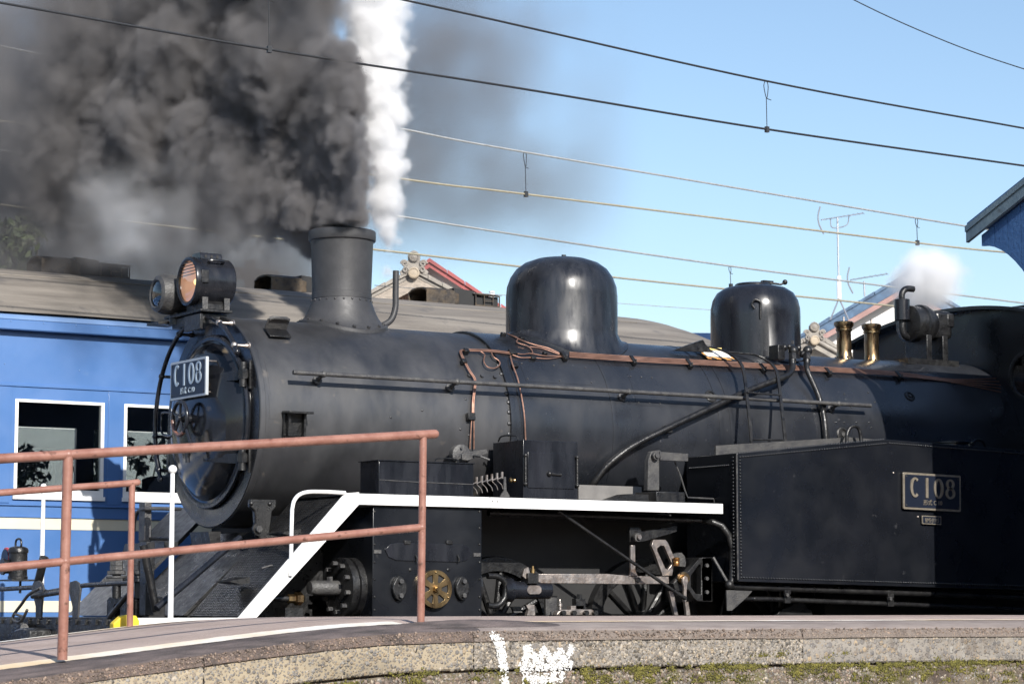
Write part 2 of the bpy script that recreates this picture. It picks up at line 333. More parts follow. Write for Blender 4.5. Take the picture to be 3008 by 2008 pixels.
# ================================================================== THE SETTING: ground, tracks, platform with its ramp
g = MB().add([(-600,-600,-.30),(600,-600,-.30),(600,600,-.30),(-600,600,-.30)], [(0,1,2,3)]).build('ground', BALLAST, ang=0)
tag(g, kind='structure')
for Yc in (0.0, 3.8):
    tb = MB().prism([(-1.9,-.29),(1.9,-.29),(1.3,-.13),(-1.3,-.13)], (-30, Yc, 0), EY, EZ, EX*70).build('track_bed', BALLAST); tag(tb, kind='structure')
    for sg in (-1, 1):
        y = Yc + sg*.5335
        MB().prism([(-.06,-.15),(.06,-.15),(.06,-.135),(.012,-.11),(.012,-.045),(.034,-.03),(.034,0),(-.034,0),(-.034,-.03),(-.012,-.045),(-.012,-.11),(-.06,-.135)],
                   (-30, y, 0), EY, EZ, EX*70).build('rail', RAILS, tb)
def dz(x): return -.11*.25*math.log1p(math.exp(min((-x-1.0)/.25, 60)))   # the ramp at the platform's end
XS = [-6.5 + .25*i for i in range(26)] + [i*.75 for i in range(0, 24)]
def loft(name, prof, mat, parent=None, x0=-99, x1=99, wob=0.0, ang=38):
    b = MB(); xs = [x0] + [x for x in XS if x0 < x < x1] + [x1] if x0 > -99 else XS
    n = len(prof)
    for x in xs:
        for y, z in prof: b.v.append((x, y + (rnd.uniform(-wob, wob) if wob else 0), z + dz(x) + (rnd.uniform(-wob, wob) if wob else 0)))
    for i in range(len(xs)-1):
        for k in range(n-1): b.f.append((i*n+k, i*n+k+1, (i+1)*n+k+1, (i+1)*n+k))
    b.f.append(tuple(range(n))); b.f.append(tuple((len(xs)-1)*n+k for k in range(n)))
    return b.build(name, mat, parent, ang=ang)
pf = loft('platform', [(-1.9,-.3),(-1.9,.638),(-1.94,.642),(-2.6,.642),(-3.3,.640),(-3.70,.636),(-3.94,.612),(-4.09,.583),(-4.09,.30),(-4.0,-.3)], ASPH)
tag(pf, kind='structure')
EP = [(-3.93,.55),(-3.93,.6155),(-3.97,.611),(-4.05,.597),(-4.10,.586),(-4.14,.570),(-4.15,.55)]
loft('tar_edge', EP, ASPHD, pf, -6.5, -.35, wob=.0015); loft('worn_edge', EP, ASPHL, pf, -.35, 9.4, wob=.0015)
def strip(name, y0, y1, x0, x1, mat, prof_z, lift=.004, wob=.006):
    b = MB(); xs = [x0 + (x1-x0)*i/140 for i in range(141)]
    for x in xs:
        for y in (y0 + rnd.uniform(-wob, wob), y1 + rnd.uniform(-wob, wob)): b.v.append((x, y, prof_z(y) + dz(x) + lift))
    for i in range(140): b.f.append((2*i, 2*i+1, 2*i+3, 2*i+2))
    return b.build(name, mat, pf, ang=0)
def topz(y):
    P = [(-1.94,.642),(-2.6,.642),(-3.3,.640),(-3.70,.636),(-3.94,.612),(-3.97,.611),(-4.05,.597),(-4.10,.586)]
    for (a, za), (c, zc) in zip(P, P[1:]):
        if c <= y <= a: return za + (zc-za)*(a-y)/(a-c)
    return P[0][1] if y > -2 else .586
tag(strip('painted_line', -3.925, -3.79, -6.3, -.72, LINEW, topz), 'white line along the ramp edge')
tag(strip('painted_line', -3.915, -3.875, -.28, 14.5, LINEW, topz), 'thin white line along the level platform edge')
strip('painted_line', -2.04, -1.96, -3.0, -1.05, LINEW, topz)
# coping blocks, each with its own edges, and the stained band above them
JX = [-6.4, -4.3, -2.05, -.42, 1.9, 4.4, 6.9, 9.4]
for i in range(len(JX)-1):
    f = rnd.uniform(-.004, .004)
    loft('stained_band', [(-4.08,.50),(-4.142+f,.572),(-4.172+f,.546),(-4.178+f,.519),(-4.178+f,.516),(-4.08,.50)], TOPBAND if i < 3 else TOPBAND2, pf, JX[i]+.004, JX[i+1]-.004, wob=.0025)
    loft('coping_block', [(-4.08,.37),(-4.08,.512),(-4.162+f,.516),(-4.172+f,.505),(-4.172+f,.372),(-4.162+f,.362)], MORTAR if i < 3 else MORTAR2, pf, JX[i]+.005, JX[i+1]-.005, wob=.0012)
lw = loft('lower_wall', [(-4.08,-.3),(-4.08,.347),(-4.160,.347),(-4.168,.338),(-4.168,-.3)], LOWERW, pf, -6.4, 9.4, wob=.002)
# ---- exposed pebbles, moss and spray paint on the wall face (too many and too small to pick apart)
PH = (1+5**.5)/2
ICO = np.array([(-1,PH,0),(1,PH,0),(-1,-PH,0),(1,-PH,0),(0,-1,PH),(0,1,PH),(0,-1,-PH),(0,1,-PH),(PH,0,-1),(PH,0,1),(-PH,0,-1),(-PH,0,1)])/math.sqrt(1+PH*PH)
ICOF = np.array([(0,11,5),(0,5,1),(0,1,7),(0,7,10),(0,10,11),(1,5,9),(5,11,4),(11,10,2),(10,7,6),(7,1,8),(3,9,4),(3,4,2),(3,2,6),(3,6,8),(3,8,9),(4,9,5),(2,4,11),(6,2,10),(8,6,7),(9,8,1)])
RS = np.random.RandomState(3)
def blobs(name, C, S, mat, parent, smooth=True):       # C: centres (n,3); S: half sizes (n,3)
    C = np.asarray(C, float); S = np.asarray(S, float); n = len(C)
    A = RS.rand(n)*2*np.pi; ca, sa = np.cos(A), np.sin(A)
    V = ICO[None] * (1 + .18*RS.randn(n, 12, 1)) * S[:, None, :]
    x = V[..., 0]*ca[:, None] - V[..., 2]*sa[:, None]; z = V[..., 0]*sa[:, None] + V[..., 2]*ca[:, None]
    V = np.stack([x, V[..., 1], z], -1) + C[:, None, :]
    Fc = (ICOF[None] + 12*np.arange(n)[:, None, None]).reshape(-1, 3)
    me = bpy.data.meshes.new(name); me.from_pydata(V.reshape(-1, 3).tolist(), [], Fc.tolist()); me.materials.append(mat)
    if smooth: me.polygons.foreach_set('use_smooth', [True]*len(me.polygons))
    o = bpy.data.objects.new(name, me); COL.objects.link(o); o.parent = parent; o['kind'] = 'stuff'; return o
STROKES = [([(-.29,.55),(-.25,.50),(-.225,.36),(-.215,.2)], .024, 1.0), ([(-.07,.465),(-.09,.36)], .022, .95),
           ([(-.09,.37),(-.06,.47),(0,.40),(.045,.46),(.10,.39),(.15,.455),(.19,.40),(.225,.47)], .019, .9),
           ([(-.09,.378),(.05,.372),(.20,.382)], .030, .55), ([(-.06,.31),(.05,.30),(.16,.315)], .026, .55), ([(-.08,.345),(-.07,.25)], .02, .6)]
def spray(x, z):                       # brush strokes on the wall face, ragged at their edges
    z = z - dz(x)
    for P, hw, pr in STROKES:
        for (x0, z0), (x1, z1) in zip(P, P[1:]):
            dx, dzz = x1-x0, z1-z0; t = min(max(((x-x0)*dx + (z-z0)*dzz)/(dx*dx+dzz*dzz), 0), 1)
            d = math.hypot(x-x0-t*dx, z-z0-t*dzz)/hw
            if d < 1.25: return RS.rand() < pr*(1.0 if d < .75 else .4)
    return False
bx = {'p': ([], []), 'd': ([], []), 'w': ([], []), 'm': ([], [])}
def put(k, c, s): bx[k][0].append(c); bx[k][1].append(s)
for i in range(11000):
    x = RS.uniform(-3.5, 5.6); z = RS.uniform(.366, .513); r = abs(RS.normal(0, .0055)) + .003; zz = z + dz(x)
    if x < -.45 and RS.rand() < .55: continue
    w = spray(x, zz); put('w' if w else 'p', (x, -4.170 + r*.32, zz), (r*RS.uniform(.9,1.6), r*.5, r*RS.uniform(.7,1.1)))
for i in range(2600):
    x = RS.uniform(-3.5, 5.6); z = RS.uniform(.515, .572); r = abs(RS.normal(0, .0028)) + .0022; y = -4.176 + .9*max(z-.546, 0)
    w = spray(x, z + dz(x)); put('w' if w else 'd', (x, y + r*.5, z + dz(x)), (r*1.3, r*.6, r))
for i in range(5200):
    x = RS.uniform(-3.5, 5.6); z = .342 - abs(RS.normal(0, .09)); r = abs(RS.normal(0, .005)) + .0045
    if z < .1: continue
    w = spray(x, z + dz(x)); put('w' if w else ('p' if RS.rand() < .4 else 'd'), (x, -4.166 + r*.2, z + dz(x)), (r*1.25, r*.6, r))
for i in range(14000):                                        # flat flakes of paint between the stones
    x = RS.uniform(-.6, .4); z = RS.uniform(.2, .55)
    if spray(x, z): put('w', (x, -4.1725 + (.004 if z < .35 else 0) + (.0 if z < .52 else -.006), z), (RS.uniform(.003,.009), .0012, RS.uniform(.003,.009)))
for k in range(420):                                       # moss grows in cushions along the joint and in patches below it
    cx = RS.uniform(-3.3, 5.6); u = RS.rand()
    if cx < .3 and RS.rand() < .72: continue
    cz = .352 if u < .45 else (.345 - abs(RS.normal(0, .06)) if u < .93 or cx < 1.2 else RS.uniform(.36, .43))
    sx, sz = RS.uniform(.008, .045), RS.uniform(.004, .014)
    for i in range(int(30 + 900*sx)):
        x = cx + RS.normal(0, sx); z = cz + RS.normal(0, sz); r = abs(RS.normal(0, .0018)) + .0013
        if z > .13: put('m', (x, -4.1715 - .002*RS.rand(), z + dz(x)), (r*1.5, r*.8, r*1.1))
blobs('exposed_pebbles', *bx['p'], PEBB, pf); blobs('dark_gravel', *bx['d'], PEBD, pf)
blobs('spray_paint', *bx['w'], SPRAY, pf); blobs('moss', *bx['m'], MOSS, pf)
# loose tar patch heaped round the foot of the post
tp = MB()
for i in range(26):
    for k in range(7):
        x = -.95 + .05*i; y = -3.90 - .03*k; e = math.sin(pi*i/25)*math.sin(pi*(k+.5)/7)
        tp.v.append((x, y, (topz(max(y,-4.09))) + dz(x) - .004 + .028*e + rnd.uniform(0, .004)*e))
for i in range(25):
    for k in range(6): tp.f.append((i*7+k, i*7+k+1, (i+1)*7+k+1, (i+1)*7+k))
tp.build('tar_patch', ASPHD, pf)

# ---- railings along the ramp
YR = -3.95
rl = thing('ramp_railing', 'brown two-bar pipe railing in front along the ramp edge, ending in front of the cylinder', 'railing', (-1.6, YR, .6))
def kid(mb, name, mat, parent, **k):                # world-coordinate mesh under a thing that stands off the origin
    o = mb.build(name, mat, parent, **k); o.matrix_parent_inverse = Matrix.Translation(-Vector(parent.location)); return o
pA = at(183, 1925, Y=YR); pB = at(1236, 1812, Y=YR)
tA = at(200, 1335, Y=YR); tB = at(1243, 1276, Y=YR)
kid(MB().cyl((pA.x, YR, pA.z-.02), tA, .026, n=18), 'post', RAILP, rl)
kid(MB().cyl((pB.x, YR, pB.z-.03), tB, .0215, n=18), 'post', RAILP, rl)
slp = (tB - tA) / (tB.x - tA.x)
xl = -4.9; tl = tA + slp*(xl - tA.x)
kid(MB().cyl((xl, YR, .58+dz(xl)), tl, .026, n=18), 'post', RAILP, rl)
endp = tB + slp*.075
kid(MB().tube([tl - slp*.3, tA, tB, endp], .0255, 18).sph(endp, .0255, 14, 8), 'top_rail', RAILP, rl)
mA = at(192, 1648, Y=YR); mB = at(1238, 1548, Y=YR); ml = mA + (mB-mA)/(mB.x-mA.x)*(xl-mA.x)
kid(MB().tube([ml, mA, mB], .0215, 16), 'middle_rail', RAILP, rl)
for q in (tA, mA, tB, mB): kid(MB().sph(q, .0285 if q in (tA, mA) else .025, 12, 8), 'weld_collar', RAILP, rl)
rl2 = thing('ramp_railing', 'brown pipe railing on the far side of the ramp, ending before the engine front', 'railing', (-1.6, -2, .6))
YS = -2.0
a0 = at(366, 1838, Y=YS); a1 = at(388, 1418, Y=YS); b1 = at(404, 1416, Y=YS); c1 = at(0, 1446, Y=YS); c1 = b1 + (c1-b1)*2.6
kid(MB().cyl((a1.x, YS, a0.z-.03), a1, .0195, n=16), 'post', RAILP, rl2)
kid(MB().tube([c1, a1, b1], .0205, 16).sph(b1, .0205), 'top_rail', RAILP, rl2)
kid(MB().cyl((c1.x+.05, YS, .55+dz(c1.x)), c1+EX*.05, .0195, n=16), 'post', RAILP, rl2)
yb = at(372, 1822, Y=-1.86)
yo = MB().prism([(-.085,-.06),(.085,-.06),(.085,.0),(.065,.03),(.02,.036),(-.03,.03),(-.06,.005),(-.085,-.015)], (yb.x+.0, -1.80, yb.z), EX, EZ, EY*-.06).build('wheel_chock', YELLOW, bevel=.006)
tag(yo, 'small yellow block behind the foot of the far ramp railing', 'chock')

# ---- canopy shelter on the platform at right (throws the shade over tank and cab)
sh = thing('platform_shelter', 'blue boarded platform shelter with gabled roof at the right edge', 'shelter', (6, -3.3, .62))
XV = 5.3
e0 = at(2840, 655, X=XV); e1 = at(3008, 520, X=XV)
sl_ = (e1.z - e0.z) / (e0.y - e1.y); yr = -3.35; zr = e0.z + sl_*(e0.y - yr); ye2 = 2*yr - e0.y
for s_ in (0, 1):
    ya, za = (e0.y, e0.z) if s_ == 0 else (ye2, e0.z)
    kid(MB().add([(XV,ya,za),(XV,yr,zr),(12,yr,zr),(12,ya,za),(XV,ya,za-.03),(XV,yr,zr-.03),(12,yr,zr-.03),(12,ya,za-.03)],
             [(0,1,2,3),(4,7,6,5),(0,4,5,1),(1,5,6,2),(2,6,7,3),(3,7,4,0)]), 'roof', SHEDB, sh)
    sgn = 1 if s_ == 0 else -1
    for nm, w0, w1, dx, mt in (('verge_board', .032, .075, -.03, SHEDL), ('barge_board', .077, .155, -.018, SHEDL)):
        y0 = ya - sgn*.02
        kid(MB().prism([(y0, za-w0), (y0, za-w1), (yr, zr-w1+.0), (yr, zr-w0)], (XV+dx-.012, 0, 0), EY, EZ, EX*.03), nm, mt, sh)
# boarded gable with arched lower edge, board by board
for i in range(9):
    yA = e0.y - .125 - i*.14; yB = yA - .136
    def low(y):
        t = (e0.y - .125 - y) / .45
        return e0.z - .15 - .04 - .26*t*t if t < 1.25 else .62
    top = lambda y: e0.z + sl_*(e0.y - max(y, 2*yr - y)) - .16 if y > yr else e0.z + sl_*(y - ye2) - .16
    ys = [yA, (yA+yB)/2, yB]
    poly = [(y, top(y)) for y in ys] + [(y, low(y)) for y in reversed(ys)]
    kid(MB().prism(poly, (XV+.03, 0, 0), EY, EZ, EX*.02), 'gable_board', SHEDB, sh)
for nm, bxs in (('wall', (5.352, 11.8, -4.02, -2.74)),):
    kid(MB().box(bxs[0], bxs[1], bxs[2], bxs[3], .6, 3.5), nm, SHEDB, sh)

# ================================================================== THE STEAM LOCOMOTIVE
LO = thing('steam_locomotive', 'black steam tank engine with number plate C108 on its smokebox door', 'locomotive')
AXB = Vector((0, 0, ZB))
FRONTB = pm('front_ring_black', (.007, .008, .010), (.012, .012, .014), .16, .32, 3, bump=.05, bscale=12, c3=(.26, .20, .13), s3=3.2, lo3=.60, hi3=.74)
RS_ = .75; RBL = .762
# ---- smokebox, boiler
sb = MB().lathe([(.20,-.004),(.61,-.004),(.618,-.012),(.742,-.012),(.75,-.004),(.75,.03),(.746,.034),(.746,2.03),(.74,2.04),(.3,2.05)], AXB, EX, 96).build('smokebox', SMOKEBOX, LO, ang=25)
boi = MB().lathe([(.3,2.04),(RBL,2.045),(RBL,6.0),(RBL+.02,6.4),(RBL+.02,7.3)], AXB, EX, 96).build('boiler', BOILER, LO, ang=25)
for px in ((1506,1190), (1800,1180), (2118,1230), (2150,1230), (2436,1230)):
    X = onb(*px, RBL).x
    MB().lathe([(RBL-.01,-.022),(RBL+.0035,-.021),(RBL+.0045,0),(RBL+.0035,.021),(RBL-.01,.022)], AXB + EX*X, EX, 96, cap=False).build('boiler_band', BOILER, boi, ang=25)
# panel patches on the lagging: thin plates with screws, real thickness
def patch(name, pxs, Rr, th, mat, parent, screws=True):
    P = [onb(u, v, Rr) for u, v in pxs]; x0 = min(p.x for p in P); x1 = max(p.x for p in P)
    an = [math.atan2(p.z-ZB, -p.y) for p in P]; a0, a1 = min(an), max(an); b = MB(); n = 8
    for rr in (Rr-.003, Rr+th):
        for x in (x0, x1):
            for i in range(n+1):
                a = a0+(a1-a0)*i/n; b.v.append((x, -rr*math.cos(a), ZB + rr*math.sin(a)))
    m_ = n+1
    for i in range(n):
        b.f += [(2*m_+i, 2*m_+i+1, 3*m_+i+1, 3*m_+i), (i, 2*m_+i, 2*m_+i+1, i+1), (m_+i, m_+i+1, 3*m_+i+1, 3*m_+i)]
    b.f += [(0, m_, 3*m_, 2*m_), (n, 2*m_+n, 3*m_+n, m_+n)]
    o = b.build(name, mat, parent, ang=25)
    if screws:
        s = MB()
        for x in (x0+.02, (x0+x1)/2, x1-.02):
            for a in (a0+.03, a1-.03):
                d = Vector((0, -math.cos(a), math.sin(a))); s.cyl(Vector((x,0,ZB))+d*(Rr+th-.001), Vector((x,0,ZB))+d*(Rr+th+.005), .006, n=6)
        s.build('screw_heads', GREYB, o)['kind'] = 'stuff'
    return o
patch('lagging_panel', [(1530,1062),(1720,1075),(1745,1130),(1545,1120)], RBL, .002, BOILER, boi)
patch('lagging_panel', [(1860,1100),(1920,1108),(1940,1192),(1870,1190)], RBL, .002, BOILER, boi)
patch('repair_plate', [(775,1055),(885,1060),(900,1160),(800,1150)], .746, .0015, SMOKEBOX, sb, False)
patch('repair_plate', [(790,1165),(915,1160),(920,1225),(800,1230)], .746, .0015, SMOKEBOX, sb, False)
def domes(pxs, Rr, r, h, name, mat, parent, n=10, hexa=False):
    s = MB()
    for u, v in pxs:
        p = onb(u, v, Rr); d = Vector((0, p.y, p.z-ZB)).normalized()
        if hexa: s.cyl(p - d*.002, p + d*h, r, r*.92, n=6)
        else: s.lathe([(r,-.003),(r*.96,h*.35),(r*.72,h*.75),(r*.35,h*.97),(.0008,h)], p, d, n)
    o = s.build(name, mat, parent, ang=50); o['kind'] = 'stuff'; return o
domes([(1493,1181),(1494,1210),(1495,1243),(1494,1274),(1487,1155),(1472,1098),(1462,1073),(1430,1014)], .746, .0165, .012, 'seam_rivets', SMOKEBOX, sb)
domes([(1377,1104),(1415,1105),(1453,1108)], .746, .016, .015, 'bolt_heads', SMOKEBOX, sb, hexa=True)
domes([(1240,1204),(1148,1225),(1368,1172),(1352,1260),(1378,1278)], .746, .010, .006, 'studs', SMOKEBOX, sb)
domes([(2455,1240),(2480,1240),(2515,1240),(2552,1240),(2560,1255),(2480,1157),(2525,1110),(2550,1153),(2570,1180),(2500,1195)], RBL, .009, .008, 'studs', BOILER, boi)
for px, r in (((2088,1163), .034), ((2475,1275), .04), ((2672,1163), .03)):
    p = onb(*px, RBL); d = Vector((0, p.y, p.z-ZB)).normalized()
    MB().lathe([(r+.018,-.004),(r+.018,.006),(r+.012,.009),(r,.009),(r,-.0),(.001,-.0)], p, d, 24, cap=False).build('washout_cover', OILY, boi)
    MB().cyl(p, p + d*.012, r*.45, n=6).build('plug', GREYB, boi)
# ---- smokebox front
MB().lathe([(.606,-.0125),(.622,-.0145),(.738,-.0145),(.744,-.011)], AXB, EX, 96, cap=False).build('front_ring', FRONTB, LO, ang=25)
dr = MB().lathe([(.600,.012),(.604,-.02),(.598,-.034),(.575,-.042),(.558,-.048),(.53,-.082),(.465,-.122),(.355,-.156),(.21,-.177),(.08,-.186),(.001,-.187)], AXB, EX, 96).build('smokebox_door', DOORB, LO, ang=30)
MB().lathe([(.600,-.02),(.612,-.024),(.616,-.034),(.607,-.046),(.588,-.048),(.575,-.044)], AXB, EX, 96, cap=False).build('door_rim', GLOSS, dr, ang=40)
for zz in (.29, -.285):
    yn = -math.sqrt(.60**2 - zz*zz)
    h = MB()
    h.obox((-.05, yn-.03, ZB+zz), (.03,0,0), (0,.032,0), (0,0,.03))
    hg = h.build('hinge_block', OILY, dr, bevel=.006)
    MB().cyl((-.06, yn-.05, ZB+zz-.085), (-.06, yn-.05, ZB+zz+.085), .026, n=18).build('hinge_barrel', OILY, dr)
    MB().cyl((-.06, yn-.05, ZB+zz-.03), (-.06, yn-.05, ZB+zz+.035), .034, n=6).build('hinge_nut', OILY, dr)
    MB().obox((-.02, yn-.075, ZB+zz), (.008,0,0), (0,.012,0), (0,0,.10)).build('hinge_plate', OILY, dr, bevel=.003)
    pts = []
    for i in range(9):
        y = yn + (0.04 - yn)*.62*i/8; rr = math.hypot(y, zz); X = -.05 - .13*max(0, 1-(rr/.6)**2) - .012
        pts.append((X, y, ZB + zz*(1-.05*i/8)))
    st = MB()
    for i in range(8):
        a, b = Vector(pts[i]), Vector(pts[i+1]); st.obox((a+b)/2, (b-a)*.52, Vector((.010,0,0)), Vector((0,0,.035-.0018*i)))
    st.build('hinge_strap', GLOSS, dr)
hw = MB(); c = Vector((-.262, 0, ZB+.016)); nW = 36
for i in range(nW):
    q = 2*pi*i/nW
hw.tube([c + Vector((0, math.cos(2*pi*i/nW), math.sin(2*pi*i/nW)))*.118 for i in range(nW+1)], .0135, 10, cap=False)
wheel = hw.build('door_handwheel', GLOSS, LO)
for i in range(5):
    q = 2*pi*i/5+.4; d = Vector((0, math.cos(q), math.sin(q)))
    MB().tube([c + d*.02, c + d*.112], .010, 8).build('spoke', GLOSS, wheel)
MB().cyl((-.285,0,c.z), (-.15,0,c.z), .028, .034, n=16).build('hub', GLOSS, wheel)
a = MB().tube([c + Vector((0, math.cos(q), math.sin(q)))*.118 for q in [(-2.15+.1*i) for i in range(22)]], .0142, 10).build('worn_grip', pm('worn_red_metal', (.33,.15,.10), (.05,.04,.04), .45, None, 40), wheel)
# lever key hanging from the wheel
MB().tube([at(548,1262,X=-.27), at(560,1300,X=-.27), at(566,1320,X=-.27)], .012, 8).build('door_lever', GLOSS, LO)
MB().cyl(at(551,1330,X=-.26), at(551,1358,X=-.26), .016, n=12).build('lever_pin', GLOSS, LO)
# curved handrail over the door with its stanchions
hp = [Vector((-.115, -.735*math.cos(t), ZB + .735*math.sin(t))) for t in [math.radians(a) for a in range(37, 214, 3)]]
hr = MB().tube(hp, .0165, 12).sph(hp[0], .024).sph(hp[-1], .022).build('front_handrail', GLOSS, LO)
for a in (42, 66, 118, 150, 185, 205):
    t = math.radians(a); d = Vector((0, -math.cos(t), math.sin(t)))
    MB().lathe([(.011,0),(.011,.075),(.015,.08),(.018,.1),(.028,.103),(.028,.112)], AXB + d*.735 + EX*-.115, EX, 12).sph(AXB + d*.735 + EX*-.115, .024).build('stanchion', STEEL if a < 70 else GLOSS, hr)
lp = MB().tube(catmull([at(520,1214,X=-.12), at(478,1212,X=-.12), at(474,1235,X=-.12), at(474,1265,X=-.12), at(485,1278,X=-.12), at(520,1280,X=-.12)], 4), .008, 8).build('lamp_iron_loop', GLOSS, LO)
MB().tube([at(455,1345,X=-.1), at(466,1362,X=-.1), at(468,1374,X=-.1)], .014, 8).build('drain_cock', GLOSS, LO)
# ---- front number plate
def glyphs(parent, o, a, b, t, h, mat, gap):
    """raised C 1 0 8 from rings and bars; o = centre of the row"""
    o, a, b, t = map(Vector, (o, a, b, t)); w = h*.64; sw = h*.165; sy_ = h*.115; x = -1.5*gap
    def ring(cx, cy, rx, ry, s, a0=0, a1=360):
        n = 40
        if a1 - a0 >= 360: return [(cx+rx*math.cos(2*pi*i/n), cy+ry*math.sin(2*pi*i/n)) for i in range(n)], [(cx+(rx-s)*math.cos(2*pi*i/n), cy+(ry-s*.66)*math.sin(2*pi*i/n)) for i in range(n)]
        A = [math.radians(a0+(a1-a0)*i/n) for i in range(n+1)]
        return [(cx+rx*math.cos(q), cy+ry*math.sin(q)) for q in A] + [(cx+(rx-s)*math.cos(q), cy+(ry-s)*math.sin(q)) for q in reversed(A)], None
    shapes = []
    cg = MB(); n = 40; A = [math.radians(50 + 260*i/n) for i in range(n+1)]
    for q in A:
        for rx, ry in ((w/2, h/2), (w/2-sw, h/2-sy_)):
            pt = o + a*(x + rx*math.cos(q)) + b*(ry*math.sin(q)); cg.v += [tuple(pt), tuple(pt + t)]
    for i in range(n):
        k = 4*i
        cg.f += [(k, k+4, k+6, k+2), (k+1, k+3, k+7, k+5), (k, k+1, k+5, k+4), (k+2, k+6, k+7, k+3)]
    cg.f += [(0,2,3,1), (4*n, 4*n+1, 4*n+3, 4*n+2)]
    cg.build('numeral', mat, parent, ang=20)
    shapes.append(([(x+gap-sw*.5, -h/2), (x+gap+sw*.5, -h/2), (x+gap+sw*.5, h/2), (x+gap-sw*.5, h/2)], ()))
    p, q = ring(x+2*gap, 0, w/2, h/2, sw); shapes.append((p, (q,)))
    p, q = ring(x+3*gap, h*.245, w*.43, h*.255, sw*.85); shapes.append((p, (q,)))
    p2, q2 = ring(x+3*gap, -h*.21, w*.5, h*.29, sw*.9); shapes.append((p2, (q2,)))
    for k, (p, hs) in enumerate(shapes):
        MB().prism(p, o + t*(.0006*(k == 4)), a, b, t, hs).build('numeral', mat, parent, ang=20)
TL, TR, BL, BR = at(503,1066,X=-.215), at(606,1045,X=-.215), at(498,1178,X=-.215), at(603,1159,X=-.215)
pc = (TL+TR+BL+BR)/4; pw = (abs(TL.y-TR.y)+abs(BL.y-BR.y))/4; ph = (abs(TL.z-BL.z)+abs(TR.z-BR.z))/4
npf = MB().prism(rrect(-pw, pw, -ph, ph, .008), pc, -EY, EZ, EX*.022).build('number_plate', PLATEW, LO, bevel=.002)
tag(npf, 'pale rimmed plate with raised number C108')
MB().prism(rrect(-pw+.017, pw-.017, -ph+.017, ph-.017, .006), pc - EX*.0015, -EY, EZ, EX*.0035).build('plate_field', PLATEB, npf)
PALE = pm('numeral_sky_tinted', (.38,.46,.54), None, .45)  # numerals tinted blue for the skylight on their shaded face
glyphs(npf, pc + EZ*.034 - EX*.0018, -EY, EZ, EX*-.003, ph*1.14, PALE, ph*.86)
Mf = Matrix((( 0, 0, -1, pc.x-.004), (-1, 0, 0, pc.y), (0, 1, 0, pc.z-ph*.62), (0, 0, 0, 1)))
textmesh('形式  C 10', .052, 'class_inscription', PALE, Mf, npf, .0015)['kind'] = 'stuff'
for sy in (-1, 1):
    for sz in (-1, 1):
        MB().cyl(pc + Vector((.018, sy*pw*.86, sz*ph*.8)), pc + Vector((.10, sy*pw*.86, sz*ph*.8)), .006, n=8).build('plate_stud', STEEL, npf)
        MB().cyl(pc + Vector((-.005, sy*(pw-.03), sz*(ph-.03))), pc + Vector((.001, sy*(pw-.03), sz*(ph-.03))), .007, n=8).build('screw', OILY, npf)
# ---- headlights
BULB = pm('lit_filament', (.9,.75,.4), None, .4); _b = BULB.node_tree.nodes['Principled BSDF']; _b.inputs['Emission Color'].default_value = (1,.74,.28,1); _b.inputs['Emission Strength'].default_value = 1.6
def lamp(name, c, r, L, lens_r, small):
    c = Vector(c)
    if small: prof = [(lens_r,.03),(lens_r+.006,.004),(r*.72,-.004),(r*.9,.012),(r,.06),(r,.10),(r*.95,.15),(r*.8,.24),(r*.55,.30),(.001,.31)]
    else: prof = [(lens_r,.012),(lens_r,-.004),(lens_r+.012,-.012),(r,-.008),(r+.004,.006),(r+.004,.03),(r-.004,.036),(r-.004,.05),(r,.054),(r,L-.01),(r-.008,L),(.001,L+.004)]
    l = MB().lathe(prof, c, EX, 48, cap=False).build(name, GREYB if small else GLOSS, LO, ang=35)
    MB().lathe([(lens_r,.012),(lens_r*.93,.05),(lens_r*.7,.10),(lens_r*.4,.135),(.001,.145)], c, EX, 32, cap=False).build('reflector', CHROME if small else LAMPR, l, ang=60)
    MB().lathe([(lens_r+.001,.008),(lens_r*.8,.0),(lens_r*.4,-.006),(.001,-.008)], c, EX, 32, cap=False).build('lens', LENS, l, ang=60)
    MB().sph(c + EX*.07, .024, 10, 8).build('bulb', LENS if small else BULB, l)
    return l
lc = at(552, 826, Y=0); hl = lamp('headlight', lc, .172, .30, .146, False)
for k in range(5):
    zz = .045 + .022*k; ww = math.sqrt(max(.146**2-zz*zz, 0)); MB().obox(lc + Vector((.002,0,zz)), (.006,0,0), (0,ww,0), (0,0,.0022)).build('lens_louvre', GLOSS, hl)
vt = MB().prism([(-.075,.155),(.075,.155),(.075,.185),(.06,.205),(-.06,.205),(-.075,.185)], lc + EX*.06, EY, EZ, EX*.17).build('lamp_vent', GLOSS, hl, bevel=.004)
for k in range(3): MB().prism(rrect(-.009,.009,-.012,.012,.007), lc + Vector((.10+.045*k, -.0765, .178)), EX, EZ, EY*-.003).build('vent_slot', DARK, vt)
MB().tube(catmull([lc + Vector((.10,-.125,.125)), lc + Vector((.105,-.15,.14)), lc + Vector((.20,-.15,.14)), lc + Vector((.205,-.125,.125))], 4), .010, 8).build('lamp_handle', GLOSS, hl)
MB().obox(lc + Vector((.05,-.172,.02)), (.028,0,0), (0,.008,0), (0,0,.045)).build('lamp_hinge', OILY, hl, bevel=.003)
MB().prism([(-.12,-.20),(.12,-.20),(.12,-.165),(.08,-.125),(-.08,-.125),(-.12,-.165)], lc + EX*.05, EY, EZ, EX*.22).build('lamp_cradle', OILY, hl)
for k in (.07, .24): MB().obox(lc + Vector((k,-.135,-.165)), (.022,0,0), (0,.008,0), (0,0,.045)).build('cradle_clip', GREYB, hl, bevel=.003)
MB().box(lc.x+.03, lc.x+.28, -.15, .46, lc.z-.225, lc.z-.205).build('lamp_platform', OILY, LO, bevel=.004)
